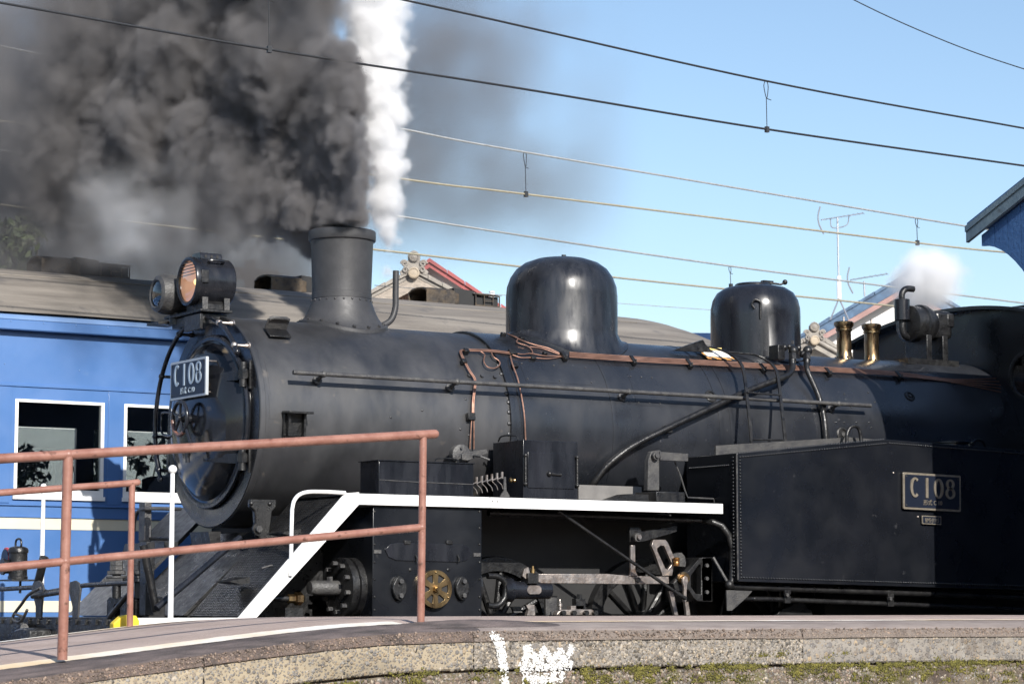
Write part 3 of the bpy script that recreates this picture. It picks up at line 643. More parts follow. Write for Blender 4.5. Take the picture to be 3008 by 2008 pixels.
MB().obox((lc.x+.02, -.06, lc.z-.30), (.012,0,0), (0,.13,0), (0,0,.055)).build('lamp_bracket', OILY, LO, bevel=.004)
MB().box(lc.x+.06, lc.x+.26, -.10, .38, lc.z-.30, lc.z-.236).build('lamp_pedestal', OILY, LO)
lc2 = at(458, 862, Y=.36); hl2 = lamp('headlight', lc2, .145, .30, .088, True); tag(hl2, 'smaller far headlight')
MB().cyl(lc2 + Vector((.16,0,-.13)), lc2 + Vector((.16,0,-.22)), .05, n=14).build('lamp_foot', OILY, hl2)
MB().box(lc2.x+.14, lc2.x+.26, .25, .36, lc2.z-.10, lc2.z+.06).build('junction_box', OILY, hl2, bevel=.006)
MB().obox((lc2.x+.12, .50, lc2.z-.20), (.08,0,0), (0,.10,0), (0,0,.010)).build('lamp_shelf', OILY, LO)
# ---- chimney, domes: turned bodies whose skirts sit on the boiler
def saddle(name, x0, prof, rb, Rr, z_skirt, mat, parent, n=72, th=.012):
    """prof: (radius, z) from the top down to where the skirt starts; the skirt flares to radius rb on the boiler"""
    b = MB(); rings = []
    for r, z in prof: rings.append([(x0 + r*math.cos(2*pi*k/n), r*math.sin(2*pi*k/n), z) for k in range(n)])
    r0, zt = prof[-1]
    for i in range(1, 10):
        t = i/9; r = r0 + (rb-r0)*t; ring = []
        for k in range(n):
            q = 2*pi*k/n; y = r*math.sin(q); zb = ZB + math.sqrt(max(Rr*Rr - y*y, .01)) + th*.6
            yb_ = rb*math.sin(q); ze = ZB + math.sqrt(max(Rr*Rr - yb_*yb_, .01)) + th
            s = 1 - (1-t)**2.2
            ring.append((x0 + r*math.cos(q), y, max(zt + (ze - zt)*s, zb if t > .6 else -9)))
        rings.append(ring)
    ring = []
    for k in range(n):
        q = 2*pi*k/n; y = rb*math.sin(q); ring.append((x0 + rb*math.cos(q), y, ZB + math.sqrt(Rr*Rr - y*y) - .01))
    rings.append(ring)
    for R in rings: b.v += R
    for i in range(len(rings)-1):
        for k in range(n): b.f.append((i*n+k, (i+1)*n+k, (i+1)*n+(k+1) % n, i*n+(k+1) % n))
    return b.build(name, mat, parent, ang=32)
xc = at(1005, 690, Y=0).x
ch = saddle('chimney', xc, [(.17,3.20),(.205,3.445),(.236,3.447),(.247,3.441),(.249,3.432),(.249,3.378),(.245,3.370),(.233,3.366),(.229,3.345),(.2175,3.02),(.2175,2.985),(.2205,2.983),(.2205,2.94),(.2175,2.938)], .340, .75, 2.9, CHIMNEY, LO, th=.018)
cr = MB()
for k in range(22):
    q = 2*pi*k/22; d = Vector((math.cos(q), math.sin(q), 0))
    cr.lathe([(.009,-.002),(.007,.005),(.001,.008)], Vector((xc,0,2.925)) + d*.222, d, 8)
for k in range(16):
    q = 2*pi*(k+.5)/16; r = .305; y = r*math.sin(q); d = Vector((math.cos(q)*.5, math.sin(q)*.6, .8)).normalized()
    cr.cyl(Vector((xc + r*math.cos(q), y, ZB + math.sqrt(.75**2-y*y) + .02)), Vector((xc + r*math.cos(q), y, ZB + math.sqrt(.75**2-y*y) + .02)) + d*.016, .0125, n=6)
cr.build('chimney_rivets', CHIMNEY, ch)['kind'] = 'stuff'
pp = [at(1085,965,Y=.12), at(1118,958,Y=.12), at(1148,940,Y=.12), at(1161,905,Y=.12), at(1162,860,Y=.12), at(1163,795,Y=.12)]
MB().tube(catmull(pp, 6), .0235, 14).build('blower_pipe', CHIMNEY, LO)
xd = at(1650, 900, Y=0).x
sd = saddle('steam_dome', xd, [(.001,3.405),(.10,3.40),(.20,3.384),(.29,3.352),(.355,3.305),(.40,3.24),(.427,3.165),(.434,3.09),(.434,2.80)], .515, RBL, 2.8, DOMEB, LO, n=96)
MB().cyl((xd+.02,0,3.40), (xd+.02,0,3.425), .018, n=8).build('dome_nut', OILY, sd)
xs_ = at(2219, 930, Y=0).x
sa = saddle('sand_dome', xs_, [(.001,3.318),(.165,3.312),(.255,3.29),(.315,3.25),(.35,3.19),(.366,3.12),(.368,3.05),(.368,2.70)], .405, RBL, 2.7, GLOSS, LO, n=96)
MB().lathe([(.15,0),(.15,.022),(.14,.03),(.001,.034)], (xs_-.02,0,3.300), EZ, 32).build('sand_lid', GLOSS, sa)
MB().tube([Vector((xs_+.02,-.05,3.345)), Vector((xs_+.19,-.10,3.33)), Vector((xs_+.22,-.11,3.345))], .009, 8).sph((xs_+.225,-.11,3.35), .022).build('lid_latch', OILY, sa)
MB().obox((xs_+.08,-.06,3.345), (.05,0,0), (0,.02,0), (0,0,.012)).build('latch_block', OILY, sa)
# lifting hook on the sand dome
q_ = at(2105, 880, Y=-.40)
hk = MB().tube(catmull([Vector((xs_-.20,-.315,3.00)), Vector((xs_-.20,-.32,3.10)), Vector((xs_-.205,-.32,3.14)), Vector((xs_-.24,-.30,3.155)), Vector((xs_-.262,-.285,3.12)), Vector((xs_-.245,-.295,3.085))], 5), .009, 8)
hk.build('lifting_hook', OILY, sa)
# ---- side handrail with turned stanchions
hl_, hr_ = onb(861,1092,.865), onb(2558,1192,.865)
hy = (hl_.y+hr_.y)/2; hz = (hl_.z+hr_.z)/2
srail = MB().tube([(hl_.x,hy,hz), (hr_.x,hy,hz)], .0165, 14).build('side_handrail', GREYB, LO)
for u, v in ((951,1098), (1342,1120), (1848,1151), (2463,1185)):
    X = onb(u, v, .865).x; p = Vector((X,hy,hz)); d = Vector((0,hy,hz-ZB)).normalized()
    MB().sph(p, .024).lathe([(.013,.0),(.014,.06),(.02,.085),(.034,.09),(.034,.10)], p, -d, 14).build('stanchion', GREYB, srail)
# ---- step bracket and lifting eye on the smokebox flank
bp = [onb(773,948,.77), onb(850,962,.77)]
p = onb(815, 985, .75); d = Vector((0, p.y, p.z-ZB)).normalized(); tv = Vector((0, -d.z, d.y))
br = MB().obox(p + d*.02, (.085,0,0), tv*.05, d*.006).build('foot_bracket', OILY, LO, bevel=.004)
MB().obox(p + d*.055 - tv*.055, (.085,0,0), tv*.006, d*.045).build('bracket_shelf', GREYB, br, bevel=.003)
MB().tube([p + d*.10 + EX*-.075 - tv*.05, p + d*.115 + EX*-.05 - tv*.045, p + d*.115 + EX*.05 - tv*.045, p + d*.10 + EX*.075 - tv*.05], .014, 8).build('bracket_lip', GREYB, br)
p = onb(862, 1245, .75); d = Vector((0, p.y, p.z-ZB)).normalized(); tv = Vector((0, -d.z, d.y))
b2 = MB().obox(p + d*.01, (.085,0,0), tv*.085, d*.01).build('step_bracket', OILY, LO, bevel=.004)
MB().obox(p + d*.06 - tv*.08, (.095,0,0), tv*.008, d*.055).build('step_tread', OILY, b2, bevel=.003)
for s_ in (-1, 1): MB().obox(p + d*.03 + EX*.06*s_, (.008,0,0), tv*.075, d*.03).build('step_gusset', OILY, b2)
p = onb(785, 1470, .75)
hg = MB().prism([(-.10,.05),(.10,.05),(.10,.0),(.07,-.03),(.05,-.20),(.0,-.24),(-.05,-.20),(-.065,-.03),(-.10,.0)], at(765,1488,Y=-.62), EX, EZ, EY*-.045).build('front_hanger', OILY, LO, bevel=.008)
MB().cyl(at(757,1553,Y=-.66), at(757,1553,Y=-.66)-EY*.02, .045, n=20).build('hanger_eye', OILY, hg)
MB().cyl(at(757,1553,Y=-.68), at(757,1553,Y=-.68)-EY*.03, .022, n=16).build('hanger_pin', GREYB, hg)
for dx in (-.07, .07): MB().sph(at(765,1478,Y=-.665)+EX*dx, .016).build('hanger_bolt', OILY, hg)

# ---- running board with white edge, steps down to the front deck
YE = -1.30
zr_t, zr_b = 1.462, 1.383
x0 = at(1053,1460,Y=YE).x; x1 = at(2122,1495,Y=YE).x
rbp = MB().box(x0-.02, x1, -1.292, -.55, zr_t-.012, zr_t).build('running_board', OILY, LO)
MB().box(x0-.02, x1+.3, .55, 1.292, zr_t-.012, zr_t).build('running_board', OILY, LO)
MB().box(x0, x1, YE-.008, YE+.006, zr_b, zr_t-.006).build('white_valance', WHITE, rbp, bevel=.002)
xj = at(1437,1480,Y=YE).x
MB().box(xj-.0015, xj+.0015, YE-.0095, YE-.007, zr_b, zr_t-.006).build('valance_joint', GREYB, rbp)
for dx in (.02, .062): MB().cyl((xj+dx, YE-.0095, 1.428), (xj+dx, YE-.007, 1.428), .0055, n=10).build('bolt_hole', DARK, rbp)
# stringer: from board end down to the deck, then forward
S = lambda pts: side(pts, YE)
strg = S([(1012,1448),(1053,1445),(1053,1481),(752,1813),(698,1813)])
xf = at(401,1826,Y=YE).x; zf = at(401,1826,Y=YE).z
sp = MB().prism(strg, (0, YE-.010, 0), EX, EZ, EY*.014).build('white_stringer', WHITE, LO, bevel=.002)
b0 = at(700,1813,Y=YE); b1_ = at(752,1813,Y=YE)
dk_t = at(700,1812,Y=YE).z; dk_b = dk_t - .045
MB().box(xf, b1_.x-.02, YE-.0095, YE+.004, dk_b-.01, dk_t-.002).build('white_deck_edge', WHITE, LO, bevel=.002)
CHECK = pm('checker_plate', (.008,.008,.009), (.018,.018,.018), .28, .45, 10, bump=.12, bscale=90)
# inclined tread plate with raised studs
ta = at(1010,1455,Y=YE); tb_ = at(700,1808,Y=YE)
tpv = [(ta.x, YE+.01, ta.z-.0), (tb_.x, YE+.01, tb_.z), (tb_.x, -.57, tb_.z), (ta.x, -.57, ta.z)]
up_n = Vector((-(ta.z-tb_.z), 0, (ta.x-tb_.x))).normalized()
tpl = MB().add([Vector(p) for p in tpv] + [Vector(p)-up_n*.01 for p in tpv], [(0,1,2,3),(4,7,6,5),(0,4,5,1),(1,5,6,2),(2,6,7,3),(3,7,4,0)]).build('stair_plate', CHECK, LO, ang=0)
sdm = MB(); A0 = Vector(tpv[0]); dv = Vector(tpv[1])-A0; LL = dv.length; dv.normalize()
for i in range(int(LL/.024)):
    for j in range(24):
        c_ = A0 + dv*(.012+.024*i) + EY*(.02 + .029*j + (.0145 if i % 2 else 0)); sg = 1 if (i+j) % 2 else -1
        sdm.obox(c_ + up_n*.001, (dv*.5+EY*.5*sg)*.013, (dv*.5-EY*.5*sg)*.0045, up_n*.002)
sdm.build('tread_studs', CHECK, tpl)['kind'] = 'stuff'
MB().box(ta.x-.02, x0+.0, -1.29, -.57, zr_t-.02, zr_t-.013).build('stair_landing', CHECK, LO)
for u, v in ((690,1707), (840,1566)):
    c_ = at(u, v, Y=-1.02); MB().prism([(-.10,0),(.06,.03),(.06,-.012),(.0,-.02)], (c_.x, -1.12, c_.z), EX, EZ, EY*.2).build('foot_rest', OILY, tpl)
MB().tube([at(768,1668,Y=-1.15), at(795,1660,Y=-1.15), at(813,1660,Y=-1.15), at(814,1666,Y=-1.15)], .007, 8).build('grab_loop', GREYB, tpl)
# inner wall of the stairs and smokebox saddle
MB().prism([(-.46,.62),(.18,1.22),(1.7,1.30),(1.7,.55),(-.46,.55)], (0,-.565,0), EX, EZ, EY*.02).build('frame_plate', OILY, LO)
MB().prism([(-.46,.62),(.18,1.22),(1.7,1.30),(1.7,.55),(-.46,.55)], (0,.545,0), EX, EZ, EY*.02).build('frame_plate', OILY, LO)
MB().prism([(-.47,.645),(-.44,.645),(.19,1.22),(.16,1.22)], (0,-.54,0), EX, EZ, EY*1.08).build('centre_plate', OILY, LO)
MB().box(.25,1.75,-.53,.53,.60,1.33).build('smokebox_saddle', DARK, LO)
MB().box(1.76,7.4,-.50,.50,.45,1.36).build('main_frame', DARK, LO)  # solid dark box, shaped to block light showing through under the boiler
MB().box(-1.08, -.30, -1.285, 1.285, dk_t-.035, dk_t-.004).build('front_deck', CHECK, LO)
# step handrail
wr = [at(1014,1447,Y=-1.31), at(960,1444,Y=-1.31), at(908,1444,Y=-1.31), at(880,1452,Y=-1.31), at(864,1470,Y=-1.31), at(858,1495,Y=-1.31), at(856,1560,Y=-1.31), at(854,1690,Y=-1.325)]
MB().tube(wr[:1] + catmull(wr[1:6], 5) + wr[6:], .0135, 12).build('step_handrail', WHITE, LO)
# corner poles
for k, (bu, bv, tu, tv_, Y) in enumerate(((496,1805,507,1378,-1.18), (108,1752,128,1428,1.18))):
    b0 = at(bu,bv,Y=Y); t0 = at(tu,tv_,Y=Y)
    cp = MB().cyl((t0.x,Y,b0.z-.02), t0, .019, .0145, n=14).build('corner_pole', WHITE, LO)
    MB().sph(t0, .029 if k == 0 else .022, 14, 10).build('pole_ball', WHITE, cp)
# ---- cylinder block
YC = -1.27
xcl = at(1095,1600,Y=YC).x; xcr = at(1415,1600,Y=YC).x
cyb = MB().box(xcl, xcr, YC, -.57, .45, 1.374).build('cylinder_block', TANKB, LO, bevel=.004)
MB().prism(side([(1130,1613),(1145,1597),(1170,1593),(1350,1597),(1378,1607),(1384,1625),(1370,1645),(1345,1650),(1165,1645),(1140,1635)], YC), (0,YC-.008,0), EX, EZ, EY*.009).build('inspection_cover', GLOSS, cyb, bevel=.002)
for u in (1195, 1318):
    c_ = at(u,1592,Y=YC); MB().obox(c_-EY*.008, (.025,0,0), (0,.008,0), (0,0,.014)).build('cover_hinge', OILY, cyb, bevel=.003)
    c_ = at(u+24,1640,Y=YC); MB().tube([c_+EZ*.025-EY*.01, c_-EY*.03, c_-EZ*.02-EY*.025], .007, 8).build('cover_hook', OILY, cyb)
for u, v in ((1168,1727),(1353,1727)):
    c_ = at(u,v,Y=YC)
    dm = MB().prism([(0,.085),(.028,.07),(.05,.03),(.055,0),(.05,-.03),(.028,-.07),(0,-.085),(-.028,-.07),(-.05,-.03),(-.055,0),(-.05,.03),(-.028,.07)], c_, EX, EZ, EY*-.035).build('valve_cover', OILY, cyb, bevel=.006)
    for s_ in (-1,1): MB().cyl(c_+EZ*.048*s_-EY*.034, c_+EZ*.048*s_-EY*.058, .017, n=6).build('cover_nut', GREYB, dm)
bolts = MB()
for v in (1502,1550,1598,1650,1700,1752,1790):
    for u in (1100,1408):
        c_ = at(u,v,Y=YC); bolts.sph(c_, .0085, 8, 6)
for u, v in ((1205,1672),(1316,1672)): bolts.sph(at(u,v,Y=YC), .014, 10, 6, sc=(1,.5,1))
bolts.build('cover_bolts', OILY, cyb)['kind'] = 'stuff'
for u in (1108, 1400): MB().obox(at(u,1619 if u<1200 else 1628,Y=YC)-EY*.004, (.028,0,0), (0,.004,0), (0,0,.012)).build('weld_strap', GREYB, cyb)
wc = at(1270,1729,Y=YC)     # brass spoked cover
bw = MB().prism(circ(0,0,.128,40), wc, EX, EZ, EY*-.03, ).build('brass_cover', BRASS, cyb)
HO = []
for k in range(6):
    q0 = math.radians(60*k+30+13); q1 = math.radians(60*k+30+47)
    HO.append([(r*math.cos(q), r*math.sin(q)) for r, qs in ((.100,[q0+(q1-q0)*i/5 for i in range(6)]), (.048,[q1-.12-(q1-q0-.24)*i/2 for i in range(3)])) for q in qs])
MB().prism(circ(0,0,.130,48), wc-EY*.031, EX, EZ, EY*-.014, HO).build('spoked_face', BRASS, bw, bevel=.002)
MB().prism(circ(0,0,.103,32), wc-EY*.0305, EX, EZ, EY*-.002).build('gauze', DARK, bw)
MB().cyl(wc-EY*.04, wc-EY*.075, .026, n=6).cyl(wc-EY*.07, wc-EY*.088, .018, n=16).build('centre_nut', BRASS, bw)
for k in range(3): q = math.radians(90+120*k); MB().sph(wc-EY*.046+Vector((math.cos(q),0,math.sin(q)))*.114, .008, 8, 6).build('cover_screw', BRASS, bw)
# front cylinder cover
yc_, zc_ = -1.0, .83; cx0 = xcl
cf = MB().lathe([(.185,0),(.205,-.0),(.205,-.045),(.19,-.05),(.19,-.062),(.205,-.065),(.205,-.11),(.19,-.115),(.001,-.12)], (cx0-.0,yc_,zc_), EX, 48).build('cylinder_cover', OILY, LO)
for k in range(10):
    q = 2*pi*k/10+.2; p = Vector((cx0-.115, yc_+.165*math.cos(q), zc_+.165*math.sin(q))); MB().cyl(p, p-EX*.035, .017, n=6).build('cover_nut', GREYB, cf)
MB().lathe([(.05,-.11),(.05,-.30),(.043,-.31),(.043,-.335),(.001,-.34)], (cx0,yc_,zc_), EX, 20).build('tail_rod_housing', GREYB, cf)
MB().cyl((cx0-.18,yc_,zc_+.045), (cx0-.18,yc_,zc_+.075), .022, n=6).build('oil_plug', GREYB, cf)
MB().lathe([(.03,0),(.03,-.05),(.045,-.055),(.045,-.10),(.03,-.115),(.001,-.125)], at(845,1757,Y=-1.0), EX*-1, 6).build('drain_valve', BRASS, LO)
MB().cyl(at(790,1757,Y=-1.0), at(845,1757,Y=-1.0), .02, n=10).build('drain_pipe', OILY, LO)
MB().box(*(lambda a, b: (a.x, b.x, -1.05, -.9, .5, a.z))(at(838,1785,Y=-1.05), at(890,1785,Y=-1.05))).build('footplate_block', OILY, LO)
# ---- boxes standing on the running board
def crate(name, pts, Y0, Y1, mat, top):
    a = at(*pts[0], Y=Y0); b = at(*pts[1], Y=Y0)
    return MB().box(a.x, b.x, Y0, Y1, zr_t, top).build(name, mat, LO, bevel=.003), a.x, b.x
t1 = at(1112,1352,Y=-1.22).z
tb1, xa, xb = crate('tool_box', ((1113,1400),(1391,1400)), -1.22, -.96, GLOSS, t1)
MB().box(xa-.01, xb+.005, -1.23, -.95, t1, t1+.006).build('box_lid', GLOSS, tb1)
zw = at(1250,1416,Y=-1.22).z; MB().tube([(xa,-1.222,zw+.008),(xa+.3,-1.222,zw),(xb,-1.222,zw-.004)], .0035, 6).build('weld_seam', GREYB, tb1)
MB().tube(catmull([(xa+.55,-1.05,t1),(xa+.56,-1.05,t1+.04),(xa+.72,-1.05,t1+.04),(xa+.73,-1.05,t1)], 4), .005, 6).build('lid_handle', OILY, tb1)
t2 = at(1537,1291,Y=-1.20).z
tb2, xa, xb = crate('lubricator_box', ((1537,1400),(1697,1400)), -1.20, -.80, GLOSS, t2)
ln = MB()
MB().box(xa+.035, xb-.035, -1.208, -1.199, zr_t+.075, t2-.085).build('box_door', GLOSS, tb2, bevel=.002)
for X in (xa+.012, xb-.012): MB().tube([(X,-1.212,zr_t+.10),(X,-1.212,t2-.11)], .009, 8).sph((X,-1.212,zr_t+.10), .015).sph((X,-1.212,t2-.11), .015).build('door_hinge', OILY, tb2)
MB().tube([((xa+xb)/2-.02,-1.215,1.64),((xa+xb)/2+.08,-1.215,1.635)], .010, 8).sph(((xa+xb)/2-.02,-1.215,1.64), .02).build('door_latch', OILY, tb2)
MB().tube(catmull([(xa-.05,-.95,t2),(xa-.05,-1.0,t2+.035),(xa+.0,-1.1,t2+.035),(xa+.0,-1.13,t2)], 4), .006, 6).build('lid_handle', OILY, tb2)
# reversing lever disc
c_ = at(1358,1335,Y=-.88)
ld = MB().lathe([(.075,0),(.075,.05),(.068,.055),(.001,.056)], c_+EY*.06, -EY, 28).build('crank_disc', GREYB, LO)
MB().prism(side([(1357,1333),(1365,1328),(1430,1318),(1434,1330),(1372,1352),(1358,1350)], -.96), (0,-.96,0), EX, EZ, EY*.018).build('crank_arm', GREYB, ld, bevel=.003)
MB().tube([at(1392,1338,Y=-.97), at(1412,1340,Y=-1.04), at(1438,1350,Y=-1.06)], .008, 8).build('crank_handle', GREYB, ld)
for dx, dzz in ((-.01,.05),(-.055,-.03),(.045,-.035)): MB().cyl(c_+Vector((dx,-.01,dzz)), c_+Vector((dx,.002,dzz))-EY*.015, .011, n=6).build('disc_bolt', GREYB, ld)
# row of lubricator valves with looping pipes
lv = MB().tube([at(1395,1420,Y=-1.15), at(1485,1402,Y=-1.15)], .008, 8).build('lubricator_manifold', OILY, LO)
for k in range(6):
    u = 1400+15*k; v = 1416-3*k
    MB().cyl(at(u,v+4,Y=-1.15), at(u,v-16,Y=-1.15), .009, n=6).build('valve_stem', STEEL, lv)
    MB().tube(catmull([at(u-2,v,Y=-1.16), at(u-14,v+8,Y=-1.16), at(u-2,v+22,Y=-1.16), at(u+2,v+34,Y=-1.16)], 4), .0035, 6).build('oil_pipe', STEEL, lv)
MB().lathe([(.012,0),(.02,.01),(.012,.03),(.016,.04),(.001,.06)], at(1497,1410,Y=-1.17), EX, 10).build('brass_cock', BRASS, lv)
MB().prism(side([(1480,1400),(1486,1400),(1488,1440),(1497,1455),(1497,1462),(1470,1462),(1470,1455),(1480,1440)], -1.16), (0,-1.16,0), EX, EZ, EY*.01).build('manifold_stand', GREYB, lv)
# ---- reversing shaft bracket
rv = MB().prism(side([(1905,1350),(1914,1325),(1938,1321),(1950,1333),(1937,1352),(1937,1440),(1902,1440)], -1.05), (0,-1.05,0), EX, EZ, EY*.05).build('reversing_lever', GREYB, LO, bevel=.004)
MB().prism(side([(1940,1326),(2022,1332),(2022,1354),(1940,1351)], -1.07), (0,-1.07,0), EX, EZ, EY*.03).build('reach_rod', GREYB, rv, bevel=.003)
c_ = at(1923,1338,Y=-1.06); MB().cyl(c_, c_-EY*.025, .03, n=20).cyl(c_-EY*.02, c_-EY*.04, .018, n=12).build('lever_pin', GREYB, rv)
a_, b_ = at(1928,1442,Y=-1.22), at(2013,1470,Y=-1.22)
MB().box(a_.x, b_.x, -1.22, -.95, zr_t, a_.z).build('shaft_box', OILY, LO, bevel=.006)
a_ = at(1790,1460,Y=-1.22); b_ = at(1905,1460,Y=-1.22); MB().prism([(a_.x,zr_t),(b_.x,zr_t),(b_.x,zr_t+.05),((a_.x+b_.x)/2,zr_t+.052)], (0,-1.22,0), EX, EZ, EY*.15).build('wedge_block', OILY, LO)
MB().tube([at(1982,1355,Y=-1.0), at(2000,1400,Y=-1.0), at(2012,1440,Y=-1.0), at(2020,1460,Y=-1.05), at(2096,1464,Y=-1.1), at(2099,1476,Y=-1.1)], .006, 6).build('control_wire', GREYB, LO)
a_ = at(1695,1438,Y=-.80); b_ = at(1880,1468,Y=-.80)
MB().box(a_.x, b_.x, -.82, -.80, zr_t, zr_t+.13).build('splash_plate', pm('pale_grey_plate', (.14,.135,.13), (.20,.19,.18), .55, None, 6), LO)
# ---- motion: slide bar, crosshead guide, rods and valve gear
c0 = Vector((xcr, -1.05, .83))
gd = MB().lathe([(.15,.0),(.165,.0),(.165,.05),(.15,.055),(.001,.056)], c0, EX, 36).build('rear_cylinder_cover', OILY, LO)
yk = at(1470,1730,Y=-1.1)
MB().tube(catmull([at(1432,1690,Y=-1.1), at(1462,1692,Y=-1.1), at(1483,1710,Y=-1.1), at(1486,1735,Y=-1.1), at(1478,1762,Y=-1.1), at(1458,1778,Y=-1.1), at(1432,1776,Y=-1.1)], 4), .022, 10).build('guide_yoke', OILY, gd)
MB().lathe([(.055,0),(.085,.03),(.085,.06),(.062,.075),(.062,.38),(.058,.385),(.001,.386)], at(1478,1732,Y=-1.08), EX, 28).build('crosshead_guide', GLOSS, LO)
MB().prism(rrect(-.06,.06,-.03,.03,.028), at(1570,1731,Y=-1.145), EX, EZ, EY*.01).build('guide_slot', STEEL, LO)
cb = at(1565,1705,Y=-1.14); MB().box(cb.x-.045, cb.x+.045, -1.15, -1.05, cb.z-.02, cb.z+.055).build('crosshead_block', OILY, LO, bevel=.004)
MB().lathe([(.018,0),(.018,.03),(.010,.032),(.010,.05),(.001,.052)], (cb.x+.02,-1.11,cb.z+.055), EZ, 12).build('oil_cup', BRASS, LO)
MB().prism(side([(1535,1690),(1540,1670),(1552,1664),(1556,1680),(1546,1700)], -1.12), (0,-1.12,0), EX, EZ, EY*.02).build('oil_bracket', STEEL, LO)
rod = MB().prism(side([(1565,1684),(1785,1684),(1850,1690),(1965,1692),(1966,1714),(1840,1715),(1590,1712),(1565,1702)], -1.12), (0,-1.12,0), EX, EZ, EY*.03).build('radius_rod', STEEL, LO, bevel=.004)
MB().prism(side([(1853,1600),(1866,1600),(1867,1675),(1874,1690),(1848,1690),(1853,1672)], -1.13), (0,-1.13,0), EX, EZ, EY*.02).build('suspension_link', STEEL, rod, bevel=.003)
c_ = at(1868,1577,Y=-1.13); MB().cyl(c_, c_-EY*.03, .032, n=20).build('link_boss', GREYB, rod); MB().cyl(c_-EY*.03, c_-EY*.05, .017, n=14).build('link_pin', STEEL, rod)
MB().prism(side([(1850,1548),(1880,1548),(1885,1560),(1990,1542),(1990,1560),(1890,1590),(1850,1590)], -1.10), (0,-1.10,0), EX, EZ, EY*.03).build('lifting_arm', OILY, LO, bevel=.004)
c_ = at(1872,1702,Y=-1.13); MB().cyl(c_, c_-EY*.02, .02, n=6).build('rod_nut', OILY, rod)
ol = side([(1919,1584),(1955,1584),(1962,1592),(1985,1645),(1978,1650),(1975,1690),(1958,1690),(1950,1650),(1924,1622),(1914,1602)], -1.10)
hol = side([(1932,1606),(1948,1601),(1954,1606),(1976,1660),(1968,1668),(1958,1655),(1932,1615)], -1.10)
MB().prism(side([(1919,1584),(1955,1584),(1962,1592),(1983,1640),(1975,1690),(1947,1690),(1924,1625),(1914,1602)], -1.10), (0,-1.10,0), EX, EZ, EY*.03, [side([(1931,1610),(1940,1602),(1951,1602),(1975,1655),(1962,1672),(1955,1668),(1931,1616)], -1.10)]).build('expansion_link', STEEL, LO, bevel=.003)
fb = MB().prism(side([(1978,1712),(2000,1690),(2010,1680),(2022,1676),(2055,1638),(2092,1635),(2092,1765),(2050,1765),(2038,1755),(2022,1730),(2005,1735),(1985,1735)], -1.16), (0,-1.16,0), EX, EZ, EY*.06,
          [side([(2030,1690),(2054,1656),(2060,1660),(2060,1744),(2044,1742),(2030,1722)], -1.16)]).build('link_bracket', OILY, LO, bevel=.004)
MB().box(*(lambda a, b: (a.x, b.x, -1.16, -.7, b.z, a.z))(at(2062,1636,Y=-1.16), at(2093,1766,Y=-1.16))).build('motion_bracket', OILY, LO, bevel=.004)
for v in (1660, 1698, 1738): c_ = at(2074,v,Y=-1.17); MB().cyl(c_, c_-EY*.018, .015, n=6).build('bracket_nut', GREYB, fb)
c_ = at(2005,1697,Y=-1.17); MB().lathe([(.046,0),(.046,.022),(.03,.024),(.03,.05),(.001,.052)], c_, -EY, 24).build('trunnion_bush', BRASS, fb)
MB().prism(side([(2006,1697),(2013,1690),(2020,1694),(2022,1706),(2018,1720),(2016,1766),(2008,1766),(2010,1722),(2006,1708)], -1.225), (0,-1.225,0), EX, EZ, EY*.02).build('return_crank', STEEL, fb, bevel=.003)
MB().lathe([(.022,0),(.024,.01),(.024,.03),(.021,.034),(.024,.038),(.024,.06),(.001,.064)], at(1987,1661,Y=-1.13), EZ, 16).build('oil_cup', pm('bronze', (.28,.14,.05), None, .35, metal=.8), LO)
MB().prism(side([(1975,1660),(1975,1628),(1990,1622),(2003,1622),(2012,1632),(2016,1650),(2014,1665)], -.98), (0,-.98,0), EX, EZ, EY*.03).build('counterweight', GREYB, LO, bevel=.004)
MB().prism(side([(1965,1735),(1978,1735),(1992,1806),(1982,1806)], -1.09), (0,-1.09,0), EX, EZ, EY*.025).build('eccentric_rod', STEEL, LO)
MB().prism(side([(2012,1766),(2022,1766),(2028,1806),(2017,1806)], -1.09), (0,-1.09,0), EX, EZ, EY*.025).build('eccentric_rod', STEEL, LO)
MB().tube([at(1640,1500,Y=-1.2), at(1995,1745,Y=-1.24)], .0125, 10).cyl(at(1990,1742,Y=-1.24), at(2014,1757,Y=-1.24), .016, n=10).build('reach_bar', OILY, LO)
# rod end and brake gear showing over the platform edge
re = MB().prism(side([(1635,1806),(1640,1795),(1652,1789),(1738,1788),(1750,1794),(1755,1806)], -1.12), (0,-1.12,0), EX, EZ, EY*.06).build('big_end', STEEL, LO, bevel=.006)
for u in (1651,1682,1718,1745): c_ = at(u,1799,Y=-1.125); MB().cyl(c_, c_-EY*.03, .018, n=12).build('big_end_stud', OILY, re)
MB().box(*(lambda a, b: (a.x, b.x, -1.10, -1.05, b.z, a.z))(at(1677,1778,Y=-1.1), at(1715,1789,Y=-1.1))).build('cotter_block', STEEL, re)
MB().box(*(lambda a, b: (a.x, b.x, -1.10, -1.05, b.z, a.z))(at(1692,1757,Y=-1.1), at(1720,1788,Y=-1.1))).build('wedge', OILY, re)
MB().cyl(at(1702,1757,Y=-1.08), at(1702,1744,Y=-1.08), .022, n=6).build('wedge_nut', OILY, re)
MB().lathe([(.012,0),(.012,.02),(.018,.025),(.018,.045),(.008,.05),(.004,.075)], at(1645,1790,Y=-1.1), EZ, 10).build('grease_cup', STEEL, re)
MB().prism(side([(1545,1775),(1570,1775),(1572,1806),(1548,1806),(1553,1790)], -1.12), (0,-1.12,0), EX, EZ, EY*.03).build('union_link', STEEL, LO)
MB().prism(side([(1603,1749),(1636,1749),(1634,1790),(1622,1806),(1603,1806)], -.95), (0,-.95,0), EX, EZ, EY*.02).build('brake_hanger', GREYB, LO)
